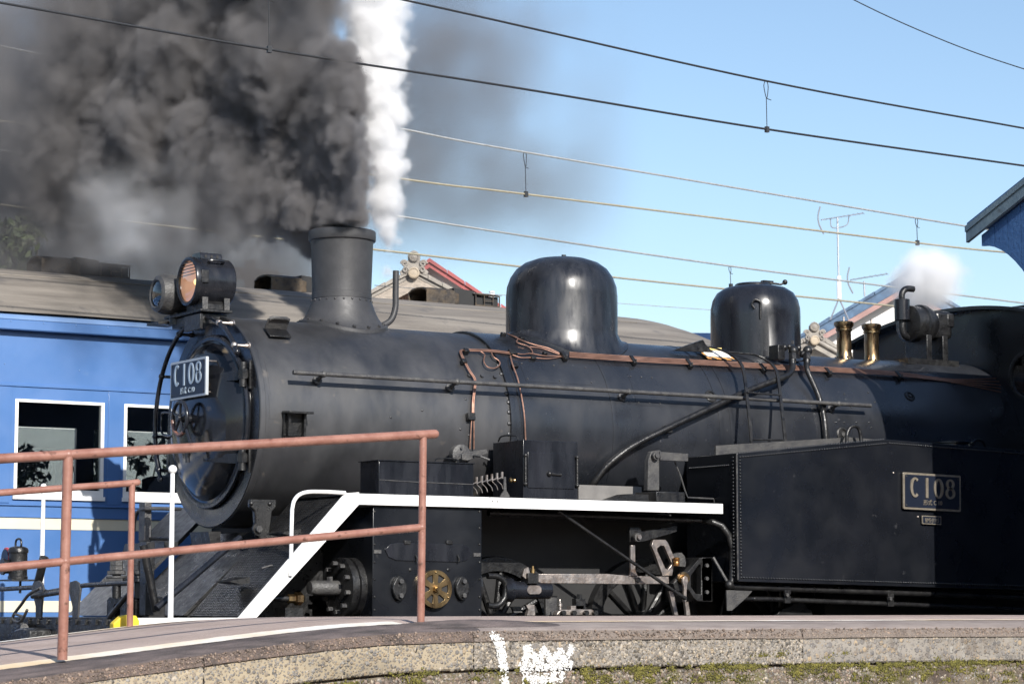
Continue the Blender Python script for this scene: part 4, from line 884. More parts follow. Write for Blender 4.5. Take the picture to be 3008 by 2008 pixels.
MB().prism(side([(1502,1780),(1528,1780),(1535,1798),(1510,1798)], -.95), (0,-.95,0), EX, EZ, EY*.02).build('guard_plate', GREYB, LO)
# driving wheels behind
for X in (1.95, 3.25, 4.55):
    w = MB().lathe([(.40,0),(.41,.0),(.46,-.004),(.50,-.004),(.505,.03),(.505,.09),(.52,.10),(.52,.12),(.40,.12)], (X,-.68,.56), EY, 64, cap=False).build('driving_wheel', OILY, LO)
    for k in range(13): q = 2*pi*k/13; d = Vector((math.cos(q),0,math.sin(q))); MB().tube([Vector((X,-.64,.56))+d*.08, Vector((X,-.64,.56))+d*.42], .022, 8).build('spoke', OILY, w)
    MB().lathe([(.11,-.03),(.11,.1),(.001,.11)], (X,-.68,.56), EY, 24).build('wheel_hub', OILY, w)
# dark sheet added beyond the motion, standing in for the shade between the frames
MB().box(1.6, 3.55, -.62, -.56, .45, 1.40).build('dark_backing_sheet', DARK, LO)
MB().tube([at(1435,1505,Y=-1.0), at(1800,1517,Y=-1.0), at(2060,1528,Y=-1.15), at(2095,1533,Y=-1.25), at(2120,1543,Y=-1.28), at(2140,1570,Y=-1.3), at(2152,1610,Y=-1.3), at(2150,1700,Y=-1.3), at(2148,1712,Y=-1.3)], .024, 12).build('steam_heat_pipe', OILY, LO)

# ---- side tank with its rivets
YT = -1.38
TK = [(3.594,.888),(3.594,1.829)]
pk = at(2610,1290,Y=YT); en = at(3008,1322,Y=YT); rise = (en.z-pk.z)/(en.x-pk.x)
TK += [(pk.x-.06, pk.z-.004), (pk.x, pk.z), (pk.x+.06, pk.z-.003), (8.4, pk.z + rise*(8.4-pk.x)), (8.4,.80)]
tk = MB().prism(TK, (0,YT,0), EX, EZ, EY*.62).build('side_tank', TANKB, LO, bevel=.006)
MB().prism([(x,z) for x, z in TK], (0,.78,0), EX, EZ, EY*.60).build('side_tank', TANKB, LO)
rv_ = MB()
def rline(p, q, n, nrm=-EY, r=.0095):
    for i in range(n):
        c_ = Vector(p) + (Vector(q)-Vector(p))*i/(n-1); rv_.lathe([(r,-.001),(r*.95,.003),(r*.7,.0065),(.001,.009)], c_, nrm, 8)
o_ = .028; yv = YT
rline((3.594+o_,yv,.888+o_), (3.594+o_,yv,1.829-o_), 38)
rline((3.594+o_*1.9,yv,.888+o_), (8.35,yv,.805+o_), 186)
rline((3.594+o_*1.9,yv,1.829-o_*.9), (pk.x-.03,yv,pk.z-o_-.004), 58)
rline((pk.x+.01,yv,pk.z-o_), (8.35,yv,pk.z+rise*(8.35-pk.x)-o_), 134)
rline((3.592,yv+.045,.93), (3.592,yv+.045,1.80), 34, -EX)
rline((3.592,yv+.10,1.745), (3.592,yv+.58,1.745), 20, -EX)
for i in range(58):
    t = i/57; x = 3.64 + (pk.x-.03-3.64)*t; rv_.lathe([(.009,-.001),(.0085,.003),(.001,.008)], (x, yv+.03, 1.832+(pk.z-1.832)*t+.002), EZ, 8)
rv_.build('tank_rivets', TANKB, tk)['kind'] = 'stuff'
ed = MB().tube([(3.592,yv-.001,.90),(3.592,yv-.001,1.822)], .006, 6).build('corner_weld', GREYB, tk)
# raised inner coaming of the tank top
a_ = at(2165,1318,Y=-1.1); b_ = at(2485,1285,Y=-1.1)
MB().prism([(3.60,1.80),(3.60,1.90),(4.9,2.01),(5.3,2.0),(5.3,1.9)], (0,-1.12,0), EX, EZ, EY*.02).build('tank_coaming', GREYB, tk)
MB().prism([(3.2,1.36),(3.2,1.80),(3.594,1.862),(3.594,1.36)], (0,-1.0,0), EX, EZ, EY*.4).build('tank_front_box', TANKB, LO, bevel=.004) if False else None
MB().tube(catmull([at(2488,1303,Y=-1.2), at(2488,1275,Y=-1.2), at(2497,1256,Y=-1.2), at(2510,1251,Y=-1.2), at(2522,1258,Y=-1.2), at(2528,1280,Y=-1.2), at(2529,1300,Y=-1.2)], 5), .014, 10).build('lifting_ring', OILY, tk)
c_ = at(2800,1300,Y=-1.1); MB().lathe([(.16,0),(.16,.07),(.18,.075),(.18,.085),(.02,.10)], (c_.x,-1.08,pk.z-.06), EZ, 32).build('filler_lid', TANKB, tk)
MB().tube(catmull([(c_.x+.18,-1.1,pk.z-.02),(c_.x+.24,-1.1,pk.z+.05),(c_.x+.33,-1.1,pk.z+.04),(c_.x+.36,-1.1,pk.z-.07)], 4), .012, 8).build('filler_handle', TANKB, tk)
# plates on the tank
pcx, pcz = 5.487, 1.588; A1 = Vector((math.cos(-.018),0,math.sin(-.018))); B1 = Vector((math.sin(.018),0,math.cos(.018)))
sp0 = Vector((pcx, YT, pcz)); hw_, hh_ = .298, .142
np2 = MB().prism(rrect(-hw_,hw_,-hh_,hh_,.012), sp0-EY*.014, A1, B1, EY*-.016).build('number_plate', NICKEL, LO, bevel=.002)
tag(np2, 'brass rimmed plate with raised number C108')
MB().prism(rrect(-hw_+.016,hw_-.016,-hh_+.016,hh_-.016,.008), sp0-EY*.0297, A1, B1, EY*-.002).build('plate_field', PLATEB, np2)
glyphs(np2, sp0 - EY*.0318 + B1*.03, A1, B1, EY*-.008, .155, NICKEL, .122)
Ms = Matrix(((1,0,0,pcx), (0,0,-1,YT-.034), (0,1,0,pcz-hh_*.6), (0,0,0,1)))
textmesh('形式 C 10', .046, 'class_inscription', NICKEL, Ms, np2, .002)['kind'] = 'stuff'
for sx in (-1,1):
    for sz in (-1,1): MB().sph(sp0 + A1*sx*(hw_-.03) + B1*sz*(hh_-.03) - EY*.032, .008, 8, 6).build('screw', OILY, np2)
pl = at(2731,1527,Y=YT)
np3 = MB().prism(rrect(-.098,.098,-.033,.033,.004), pl-EY*.012, A1, B1, EY*-.012).build('works_plate', NICKEL, LO, bevel=.0015)
MB().prism(rrect(-.091,.091,-.026,.026,.003), pl-EY*.0235, A1, B1, EY*-.0016).build('plate_field', PLATEB, np3)
textmesh('BMS·J1115', .046, 'works_inscription', NICKEL, Matrix(((1,0,0,pl.x), (0,0,-1,YT-.0265), (0,1,0,pl.z-.003), (0,0,0,1))), np3, .002, sx=.72)
MB().sph(at(2624,1388,Y=YT), .008, 8, 6).build('tank_stud', STEEL, tk)
MB().sph(at(2696,1517,Y=YT), .009, 8, 6).build('tank_stud', STEEL, tk)
# pipes and gusset below the tank
zl1, zl2 = .815, .715
pt1 = MB().tube([at(2142,1716,Y=-1.30), at(2160,1722,Y=-1.30)] + [Vector((8.3,-1.30,.735))], .024, 12).sph(at(2142,1716,Y=-1.30), .034).build('tank_pipe', OILY, LO)
q1 = at(2222,1758,Y=-1.28); pt2 = MB().tube(catmull([q1-EX*.1-EY*-.1, q1-EX*.03, q1, q1+EX*.1], 4) + [Vector((8.3,-1.28,.63))], .018, 12).build('tank_pipe', OILY, LO)
for u in (2312, 2615):
    c_ = at(u, 1732 if u < 2500 else 1744, Y=-1.31); MB().obox(c_, (.03,0,0), (0,.012,0), (0,0,.032)).build('pipe_clip', OILY, pt1, bevel=.004)
    c_ = at(u, 1760 if u < 2500 else 1770, Y=-1.30); MB().obox(c_, (.03,0,0), (0,.012,0), (0,0,.028)).build('pipe_clip', OILY, pt1, bevel=.004)
    c_ = at(u, 1746 if u < 2500 else 1757, Y=-1.33); MB().cyl(c_+EY*.02, c_-EY*.01, .015, n=6).build('clip_bolt', GREYB, pt1)
MB().prism(side([(2134,1732),(2212,1732),(2195,1752),(2150,1792),(2136,1792)], -1.30), (0,-1.30,0), EX, EZ, EY*.012).build('tank_gusset', GREYB, LO)
MB().tube([at(2095,1636,Y=-1.2), at(2138,1710,Y=-1.28), at(2139,1728,Y=-1.28)], .011, 8).build('tank_stay', GREYB, LO)
MB().prism(side([(2282,1806),(2292,1790),(2318,1782),(2330,1770),(2362,1770),(2372,1785),(2386,1792),(2388,1806)], -1.05), (0,-1.05,0), EX, EZ, EY*.08).build('spring_hanger', OILY, LO, bevel=.006)
MB().box(4.9, 8.2, -.8, .8, .35, .88).build('ash_pan', DARK, LO)

# ---- fittings on the boiler top
def flat_bar(pts, w, t, name, mat, parent):
    P = catmull(pts, 6); b = MB()
    for i in range(len(P)):
        tg = (P[min(i+1,len(P)-1)]-P[max(i-1,0)]).normalized(); n_ = tg.cross(EX).normalized()
        for s1, s2 in ((-1,-1),(1,-1),(1,1),(-1,1)): b.v.append(tuple(P[i] + EX*w*s1 + n_*t*s2))
    for i in range(len(P)-1):
        for k in range(4): b.f.append((4*i+k, 4*i+(k+1)%4, 4*i+4+(k+1)%4, 4*i+4+k))
    b.f += [(0,1,2,3), tuple(4*(len(P)-1)+k for k in range(4))]
    return b.build(name, mat, parent)
ld_ = []
for pts in (((2055,1018,-.30),(2100,1022,-.42),(2145,1040,-.58),(2173,1063,-.68),(2186,1100,-.76),(2198,1200,-.93),(2207,1290,-1.02),(2207,1315,-1.02)),
            ((2145,1037,-.30),(2212,1041,-.45),(2248,1056,-.58),(2272,1075,-.68),(2285,1108,-.76),(2297,1205,-.93),(2306,1290,-1.02),(2306,1308,-1.02))):
    ld_.append(flat_bar([at(u,v,Y=y) for u,v,y in pts], .013, .006, 'ladder_stile', OILY, LO))
for (a_, b_) in (((2205,1290,-1.02),(2306,1292,-1.02)), ((2194,1152,-.87),(2292,1160,-.87)), ((2142,1034,-.42),(2215,1040,-.46))):
    MB().tube([at(a_[0],a_[1],Y=a_[2]), at(b_[0],b_[1],Y=b_[2])], .007, 8).build('ladder_rung', OILY, LO)
# warning card
wp = [onb(2059,1026,.80), onb(2148,1056,.80)]
HAZ = bpy.data.materials.new('hazard_stripes'); HAZ.use_nodes = True; nt = HAZ.node_tree; b_ = nt.nodes['Principled BSDF']
tc = nt.nodes.new('ShaderNodeTexCoord'); wv = nt.nodes.new('ShaderNodeTexWave'); wv.inputs['Scale'].default_value = 6.5; wv.bands_direction = 'DIAGONAL'
cr_ = nt.nodes.new('ShaderNodeValToRGB'); cr_.color_ramp.interpolation = 'CONSTANT'; cr_.color_ramp.elements[0].color = (.72,.36,.12,1); cr_.color_ramp.elements[1].color = (.06,.06,.06,1); cr_.color_ramp.elements[1].position = .5
nt.links.new(tc.outputs['Object'], wv.inputs[0]); nt.links.new(wv.outputs[0], cr_.inputs[0]); nt.links.new(cr_.outputs[0], b_.inputs[0])
c0 = onb(2105,1042,.79); dn = Vector((0,c0.y,c0.z-ZB)).normalized(); tv = Vector((0,-dn.z,dn.y))
if tv.z < 0: tv = -tv
wcard = MB().obox(c0, EX*.135, tv*.075, dn*.003).build('warning_card', HAZ, LO)
MB().obox(c0 + dn*.004 + tv*.012, EX*.118, tv*.052, dn*.0015).build('card_face', pm('card_white', (.86,.84,.80), (.80,.70,.60), .5, None, 40, lo=.6, hi=.75), wcard)
MB().obox(c0 + EX*.16 - EY*-.25 + EZ*.06, EX*.075, EY*.01, EZ*.03).build('warning_card', pm('card_yellow', (.75,.7,.5), (.8,.6,.15), .5, None, 14), LO)
p = onb(2040, 1030, .78); MB().prism([(-.20,-.012),(.10,.09),(.13,.05),(.20,-.005)], Vector((at(2040,1028,Y=-.42).x,-.40,at(2040,1028,Y=-.42).z)), EX, EZ, EY*.03).build('deflector_plate', OILY, LO)
# injector valve stand and the two delivery pipes
vs = MB().obox(at(2282,1036,Y=-.52), (.035,0,0), (0,.06,0), (0,0,.06)).build('valve_stand', OILY, LO, bevel=.006)
for u, v, r in ((2303,1020,.03),(2318,1018,.022),(2330,1030,.042),(2345,1022,.026),(2372,1030,.04),(2358,1040,.03)):
    c_ = at(u,v,Y=-.55); MB().sph(c_, r, 12, 8).build('valve_body', OILY, vs)
for u in (2328, 2370):
    MB().cyl(at(u,1010,Y=-.55), at(u,1000,Y=-.55), .012, n=6).build('valve_nut', GREYB, vs)
    MB().cyl(at(u,1040,Y=-.58), at(u,1058,Y=-.60), .034, n=6).build('union_nut', OILY, vs)
    MB().cyl(at(u,1056,Y=-.60), at(u,1072,Y=-.61), .026, n=16).build('union_collar', OILY, vs)
A_ = [at(2328,1062,Y=-.60), at(2328,1080,Y=-.63), at(2318,1098,Y=-.68), at(2290,1112,Y=-.73), onb(2200,1146,.84), onb(2100,1192,.84), onb(1960,1258,.83), onb(1870,1303,.82), onb(1818,1338,.82), onb(1778,1373,.81), onb(1748,1412,.81), onb(1728,1440,.80)]
MB().tube(catmull(A_, 6), .024, 14).build('delivery_pipe', OILY, LO)
B_ = [at(2370,1062,Y=-.60), at(2371,1085,Y=-.64), onb(2386,1120,.83), onb(2405,1165,.81), onb(2418,1215,.80), onb(2424,1260,.80), onb(2426,1300,.80)]
MB().tube(catmull(B_, 6), .022, 14).build('delivery_pipe', OILY, LO)
for u, v in ((1962,1260), (2415,1196)):
    c_ = onb(u,v,.80); MB().obox(c_, EX*.022, EY*.03, EZ*.03).build('pipe_bracket', OILY, LO, bevel=.004)
# copper oil pipes: four along the boiler, clamps, loops and the drops down the side
def cpipe(pxs, Rr, r, k=5, name='copper_pipe', mat=COPPER): return MB().tube(catmull([onb(u,v,Rr) for u,v in pxs], k), r, 8).build(name, mat, LO)
for j in range(5):
    o1 = -6.5 + 3.4*j
    cpipe([(1672,1041+o1),(1900,1056+o1),(2100,1066+o1*.95),(2300,1078+o1*.95),(2480,1087+o1*.9),(2640,1098+o1*.8),(2800,1118+o1*.7),(2940,1130+o1*3)], .79, .0046)
for u, v in ((1656,1046),(1859,1058),(2024,1068),(2240,1081),(2432,1092),(2640,1103)):
    c_ = onb(u,v,.787); dn = Vector((0,c_.y,c_.z-ZB)).normalized(); tv = Vector((0,-dn.z,dn.y))
    cl = MB().obox(c_, EX*.016, tv*.045, dn*.016).build('pipe_clamp', OILY, LO, bevel=.004)
    MB().cyl(c_ + tv*.03 - EX*.0, c_ + tv*.03 + dn*.035, .007, n=6).build('clamp_bolt', GREYB, cl)
for k, px in enumerate(([(1505,1036),(1440,1028),(1372,1026)], [(1505,1040),(1440,1032),(1372,1030)])): cpipe(px, .775, .0055)
cpipe([(1412,1032),(1424,1042),(1421,1060),(1432,1077),(1452,1081),(1467,1072),(1466,1060),(1450,1048),(1444,1036)], .775, .005)
for o1 in (0, 4): cpipe([(1356+o1,1027),(1351+o1,1034),(1362+o1,1060),(1378+o1,1090),(1392+o1,1112),(1393+o1,1135),(1388+o1,1175),(1387+o1,1213),(1384+o1*2,1250),(1380+o1*3,1318)], .77, .0055)
cpipe([(1500,1044),(1500,1050),(1507,1075),(1520,1110),(1531,1160),(1540,1220),(1544,1292)], .785, .006)
for px in ([(1505,1036),(1535,1040),(1560,1038),(1600,1045),(1650,1045)], [(1505,1042),(1530,1050),(1560,1050),(1610,1053),(1650,1047)], [(1500,984),(1535,1000),(1570,1012),(1610,1022),(1650,1040)], [(1490,980),(1520,992),(1518,1005),(1545,1014),(1560,1025),(1566,1040)], [(1555,1018),(1590,1022),(1620,1032),(1648,1042)]):
    cpipe(px, .775, .005)
for u, v, s_ in ((1505,1036,.03),(1512,1074,.022),(1369,1031,.02),(1362,1062,.02),(1383,1223,.03),(1565,1052,.02),(1600,1039,.016),(1532,995,.018),(1478,983,.018)):
    c_ = onb(u,v,.772); dn = Vector((0,c_.y,c_.z-ZB)).normalized(); tv = Vector((0,-dn.z,dn.y)); MB().obox(c_, EX*s_, tv*s_*.9, dn*.018).build('pipe_clip', OILY, LO, bevel=.004)
# safety valves
for k, u in enumerate((2480, 2561)):
    c_ = at(u, 1055 if k == 0 else 1064, Y=0)
    hgt = (at(u,945 if k==0 else 952,Y=0).z - c_.z)
    s_ = MB().lathe([(.075,-.03),(.075,.0),(.066,.02),(.06,.07),(.062,hgt*.45),(.060,hgt*.72),(.066,hgt*.76),(.070,hgt*.77),(.070,hgt*.80),(.064,hgt*.815),(.075,hgt*.86),(.083,hgt*.90),(.083,hgt*.975),(.076,hgt*1.0),(.05,hgt*.99),(.001,hgt*.97)], c_, EZ, 32).build('safety_valve', BRASS2, LO)
    MB().cyl(c_+EZ*hgt*.95, c_+EZ*hgt*1.13, .008, n=8).build('valve_spindle', STEEL, s_)
    for q in range(10): d = Vector((math.cos(q*pi/5), math.sin(q*pi/5), 0)); MB().cyl(c_+d*.072+EZ*.0, c_+d*.072+EZ*.02, .008, n=6).build('flange_nut', OILY, s_)
# turbo generator with its exhaust silencer
gc = at(2720, 955, Y=-.12)
gn = MB().lathe([(.10,-.22),(.155,-.20),(.155,-.10),(.17,-.09),(.17,-.05),(.155,-.04),(.15,.0),(.135,.03),(.001,.03)], gc, EX, 40).build('turbo_generator', OILY, LO)
MB().box(gc.x+.0, gc.x+.20, gc.y-.12, gc.y+.12, gc.z-.12, gc.z+.12).build('generator_case', OILY, gn, bevel=.035)
MB().box(gc.x+.13, gc.x+.212, gc.y-.126, gc.y+.07, gc.z-.02, gc.z+.10).build('terminal_cover', OILY, gn, bevel=.012)
for X in (gc.x-.10, gc.x+.08): MB().box(X-.03, X+.03, gc.y-.15, gc.y+.12, gc.z-.32, gc.z-.10).build('generator_foot', OILY, gn, bevel=.006)
sc0 = at(2650, 910, Y=-.12)
MB().lathe([(.06,-.09),(.066,-.088),(.066,.088),(.06,.09)], sc0, EZ, 28).build('silencer', GLOSS, gn)
MB().tube(catmull([sc0+EZ*.08, sc0+EZ*.13, sc0+EZ*.165+EX*.02, sc0+EZ*.185+EX*.06, sc0+EZ*.187+EX*.13], 6), .027, 14).build('exhaust_pipe', OILY, gn)
MB().tube(catmull([sc0-EZ*.08, sc0-EZ*.17, sc0-EZ*.22+EX*.03, sc0-EZ*.235+EX*.10], 6), .032, 14).build('inlet_elbow', OILY, gn)
MB().box(gc.x-.35, gc.x+.22, gc.y-.16, gc.y+.3, gc.z-.36, gc.z-.31).build('generator_base', OILY, gn)
# ---- cab
XCB = 7.08
def roofz(y): return 3.262 - .20*abs(y/1.36)**2.2
ys = [-1.36 + 2.72*i/24 for i in range(25)]
cabp = [(-1.36,1.0)] + [(y, roofz(y)-.03) for y in ys] + [(1.36,1.0)]
cb_ = MB().prism(cabp, (XCB,0,0), EY, EZ, EX*.03).build('cab', TANKB, LO)
MB().prism([(y, roofz(y)) for y in ys] + [(y, roofz(y)-.03) for y in reversed(ys)], (XCB-.12,0,0), EY, EZ, EX*2.6).build('cab_roof', TANKB, cb_)
for s_ in (-1, 1): MB().box(XCB+.03, 9.6, 1.36*s_-.015, 1.36*s_+.015, 1.0, 2.15 if s_ < 0 else 3.0).build('cab_side', TANKB, cb_)
for s_ in (-1, 1): MB().lathe([(.19,0),(.21,0),(.21,-.02),(.19,-.025),(.175,-.02),(.175,0)], (XCB,.86*s_,2.62), EX, 32, cap=False).build('porthole_rim', OILY, cb_)
for s_ in (-1, 1): MB().prism(circ(0,0,.18,28), (XCB-.006,.86*s_,2.62), EY, EZ, EX*.004).build('porthole_pane', LENS, cb_)
MB().box(7.9, 8.6, -.4, .4, 3.262, 3.36).build('roof_ventilator', TANKB, cb_)
MB().tube([(7.0,-1.40,2.44),(9.5,-1.40,2.40)], .07, 20).build('side_hood', TANKB, cb_)

# ---- front end: beam, buffers springs, uncoupling gear
MB().box(-1.12,-1.04,-1.27,1.27,.40,dk_t-.02).build('front_beam', OILY, LO, bevel=.006)
nbl = MB()
for k in range(14):
    y = -1.1 + 2.2*k/13; nbl.box(-1.135,-1.10,y-.03,y+.03,dk_t-.05,dk_t-.012)
nbl.build('beam_blocks', OILY, LO)['kind'] = 'stuff'
XF = -1.10
def fp(u, v, X=XF): return at(u, v, X=X)
# uncoupling lever: bar through two standing brackets
ub = MB().tube([fp(-40,1732), fp(100,1724), fp(140,1738), fp(250,1718), fp(350,1712), fp(378,1712)], .016, 10).build('uncoupling_bar', OILY, LO)
MB().tube([fp(96,1750,-1.14), fp(180,1738,-1.14)], .018, 10).build('lever_sleeve', OILY, ub)
for u in (114, 222):
    pts = [(u-14,1724),(u-8,1708),(u+6,1704),(u+16,1710),(u+22,1730),(u+16,1775),(u+14,1815),(u-2,1815),(u-2,1780),(u-10,1745)]
    po = [fp(a,b) for a, b in pts]; MB().prism([(-p.y, p.z) for p in po], (XF-.02,0,0), -EY, EZ, EX*.014).build('lever_bracket', GREYB, ub, bevel=.003)
hd = [fp(118,1726,-1.16), fp(85,1745,-1.18), fp(62,1775,-1.18), fp(40,1805,-1.18), fp(40,1820,-1.18), fp(56,1826,-1.18), fp(70,1810,-1.18), fp(80,1790,-1.18)]
MB().tube(catmull(hd, 5), .011, 8).build('lever_handle', GREYB, ub)
MB().tube([fp(44,1802,-1.18), fp(68,1810,-1.18)], .009, 8).build('handle_bar', GREYB, ub)
MB().tube([fp(62,1828,-1.17), fp(72,1842,-1.17)], .014, 8).cyl(fp(72,1842,-1.20), fp(72,1842,-1.14), .028, n=14).build('coupler_pin', GREYB, ub)
ck = MB().prism([(-.17,0),(-.10,.045),(.0,.06),(.16,.05),(.17,0),(.17,-.2),(-.17,-.2)], fp(58,1868,-1.28), -EY, EZ, EX*.3).build('coupler', OILY, LO, bevel=.02)
MB().tube([fp(104,1740,-1.08), fp(128,1645,-1.08)], .030, 14).build('hose_stand', OILY, LO)
MB().lathe([(.029,0),(.033,0),(.033,.03),(.026,.03),(.026,.0)], fp(127,1648,-1.08), (fp(128,1642,-1.08)-fp(104,1740,-1.08)), 14, cap=False).build('hose_mouth', GREYB, LO)
MB().tube(catmull([fp(380,1716), fp(384,1735), fp(370,1752), fp(345,1782), fp(322,1812), fp(314,1836)], 5), .017, 10).build('brake_hose', OILY, LO)
MB().tube(catmull([fp(384,1730), fp(386,1760), fp(378,1790), fp(374,1822)], 5), .013, 10).build('brake_hose', OILY, LO)
# bogie spring bolts with nuts standing on blocks
for u, X in ((342,-.85), (408,-.75)):
    b0 = at(u,1756,X=X)
    bl = MB().prism([(-.16,-.13),(-.16,.0),(-.12,.02),(.12,.02),(.16,.0),(.16,-.13),(.06,-.13),(.06,-.06),(.03,-.03),(-.03,-.03),(-.06,-.06),(-.06,-.13)], b0-EZ*.01, -EY, EZ, EX*.12).build('spring_block', OILY, LO, bevel=.004)
    MB().cyl(b0, at(u,1650,X=X), .03, n=14).build('spring_bolt', OILY, bl)
    zz = [1648,1662,1676,1692,1704,1716]
    for k, (v0, v1, r, n) in enumerate(((1646,1660,.046,6),(1661,1674,.048,6),(1676,1686,.066,6),(1692,1697,.07,20),(1699,1708,.10,4))):
        MB().cyl(at(u,v1,X=X), at(u,v0,X=X), r, n=n).build('spring_nut' if k < 3 else 'spring_washer', GREYB, bl)
MB().box(*(lambda p, q: (p.x, p.x+.05, q.y, p.y, q.z, p.z))(at(408,1475,X=-.80), at(424,1588,X=-.80))).build('lamp_post_bar', GREYB, LO, bevel=.004)
pbar = at(415,1580,X=-.78); MB().tube([pbar, at(505,1582,X=-.7)], .012, 8).build('bar_foot', OILY, LO)
MB().tube(catmull([at(392,1560,X=-.78), at(396,1525,X=-.78), at(408,1500,X=-.78), at(440,1493,X=-.78), at(530,1494,X=-.5)], 5), .013, 10).build('signal_pipe', GREYB, LO)
MB().prism([(-.34,-.04),(.34,-.03),(.34,.02),(-.30,.02)], at(420,1602,X=-.70), -EY, EZ, EX*.10).build('cross_step', CHECK, LO)
MB().box(*(lambda p, q: (p.x, p.x+.06, q.y, p.y, q.z, p.z))(at(412,1590,X=-.9), at(427,1806,X=-.9))).build('guard_iron', OILY, LO, bevel=.004)
MB().cyl(at(420,1600,Y=-1.0), at(459,1795,Y=-1.0), .027, n=14).build('steam_hose_stub', OILY, LO)
MB().tube([at(459,1785,Y=-1.08), at(560,1700,Y=-1.0), at(640,1632,Y=-.92), at(705,1578,Y=-.86)], .0215, 14).build('handrail_stay', GLOSS, LO)
# inclined sheet on the far side of the front, with steps seen past the smokebox
MB().prism([(-.55,.64),(-.52,.64),(.28,1.40),(.28,1.44)], (0,.57,0), EX, EZ, EY*.70).build('stair_plate', CHECK, LO)
MB().prism(side([(612,1560),(648,1560),(648,1600),(620,1602)], -.3), (0,-.3,0), EX, EZ, EY*.3).build('smokebox_foot', OILY, LO)
# ---- tail lamp hung on the front beam: a thing of its own
tlc = at(52, 1700, X=-1.02)
tl = thing('tail_lamp', 'black oil lantern with handle and red rimmed lens at the engine front', 'lantern', tlc)
r_ = .068
kid(MB().lathe([(r_*1.05,0),(r_*1.05,.02),(r_*.98,.025),(r_*.98,.185),(r_*1.08,.19),(r_*1.08,.21),(r_*.95,.225),(r_*.5,.235),(.001,.236)], tlc, EZ, 24), 'lantern_body', OILY, tl)
kid(MB().tube(catmull([tlc+Vector((0,-.05,.21)), tlc+Vector((0,-.055,.26)), tlc+Vector((0,-.03,.285)), tlc+Vector((0,.03,.285)), tlc+Vector((0,.055,.26)), tlc+Vector((0,.05,.21))], 4), .008, 8), 'lantern_handle', OILY, tl)
kid(MB().lathe([(.05,0),(.05,-.03),(.06,-.035),(.06,-.05),(.001,-.06)], tlc+Vector((-.06,.03,.09)), EX, 20), 'lens_hood', OILY, tl)
kid(MB().lathe([(.078,0),(.078,-.012),(.07,-.014),(.001,-.014)], tlc+Vector((-.05,.085,.15)), EX, 24), 'red_disc', REDP, tl)
kid(MB().lathe([(.066,0),(.066,-.004),(.001,-.004)], tlc+Vector((-.066,.085,.15)), EX, 24), 'disc_face', PLATEB, tl)
kid(MB().box(tlc.x-.10, tlc.x+.10, tlc.y-.14, tlc.y+.14, tlc.z-.014, tlc.z-.002), 'lantern_tray', OILY, tl)
kid(MB().cyl(tlc+Vector((.02,0,-.10)), tlc+Vector((.02,0,-.012)), .01, n=8), 'tray_stem', OILY, tl)

# ================================================================== BLUE PASSENGER COACH on the next track
CO = thing('passenger_coach', 'blue passenger coach with cream stripes and grey roof behind the engine', 'coach', (0, 3.8, 0))
YN, YF, CX0, CX1 = 2.40, 5.20, -9.2, 6.75
WX = [-.548 + .915*k for k in range(-9, 8)]; WW = .746; WZ0, WZ1 = 1.545, 2.312
holes = [[(x,WZ0),(x+WW,WZ0),(x+WW,WZ1),(x,WZ1)] for x in WX]
for nm, y0, dy in (('side_wall', YN, .05), ('side_wall', YF, -.05)):
    kid(MB().prism([(CX0,.52),(CX1,.52),(CX1,2.90),(CX0,2.90)], (0,y0,0), EX, EZ, EY*dy, holes), nm, BLUE, CO, ang=20)
for sx in (CX0, CX1): kid(MB().prism([(YN+.05,.52),(YF-.05,.52),(YF-.05,2.90),(4.6,3.32),(3.8,3.4),(3.0,3.32),(YN+.05,2.90)], (sx-.025,0,0), EY, EZ, EX*.05), 'end_wall', BLUE, CO)
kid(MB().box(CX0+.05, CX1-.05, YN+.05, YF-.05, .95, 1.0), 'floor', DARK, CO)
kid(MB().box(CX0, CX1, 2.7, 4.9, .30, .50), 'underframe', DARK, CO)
for z0, z1 in ((1.302,1.388), (.662,.748)):
    kid(MB().box(CX0+.005, CX1-.005, YN-.004, YN+.002, z0, z1), 'cream_stripe', CREAM, CO)
kid(MB().box(CX0, CX1, YN-.014, YN+.01, 1.392, 1.400), 'stripe_moulding', BLUE, CO)
kid(MB().prism([(YN,1.478),(YN-.016,1.484),(YN-.016,1.492),(YN,1.50)], (CX0,0,0), EY, EZ, EX*(CX1-CX0)), 'belt_rail', BLUE, CO)
kid(MB().prism([(YN,2.405),(YN-.012,2.41),(YN-.012,2.425),(YN,2.432)], (CX0,0,0), EY, EZ, EX*(CX1-CX0)), 'upper_moulding', BLUE, CO)
kid(MB().prism([(YN+.02,2.845),(YN-.075,2.842),(YN-.082,2.85),(YN-.082,2.915),(YN-.076,2.92),(YN+.02,2.92)], (CX0-.05,0,0), EY, EZ, EX*(CX1-CX0+.1)), 'cornice', BLUE, CO)
kid(MB().prism([(YN-.078,2.921),(YN-.082,2.926),(YN-.06,2.955),(YN+.02,2.99),(YN+.02,2.921)], (CX0-.05,0,0), EY, EZ, EX*(CX1-CX0+.1)), 'eave_band', BLUEL, CO)
rv2 = MB()
for i in range(60): rv2.sph((CX0+.2+.27*i, YN-.083, 2.908), .006, 6, 4)
for i in range(26): rv2.sph((CX0+.3+.62*i, YN, 2.80), .005, 6, 4); rv2.sph((CX0+.5+.62*i, YN, 2.60-.02*(i%3)), .005, 6, 4)
ro = kid(rv2, 'coach_rivets', BLUEL, CO); ro['kind'] = 'stuff'
for x in WX: kid(MB().box(x-.135, x-.035, YN-.007, YN+.002, 1.502, 2.404), 'pillar_panel', BLUE, CO, bevel=.002)
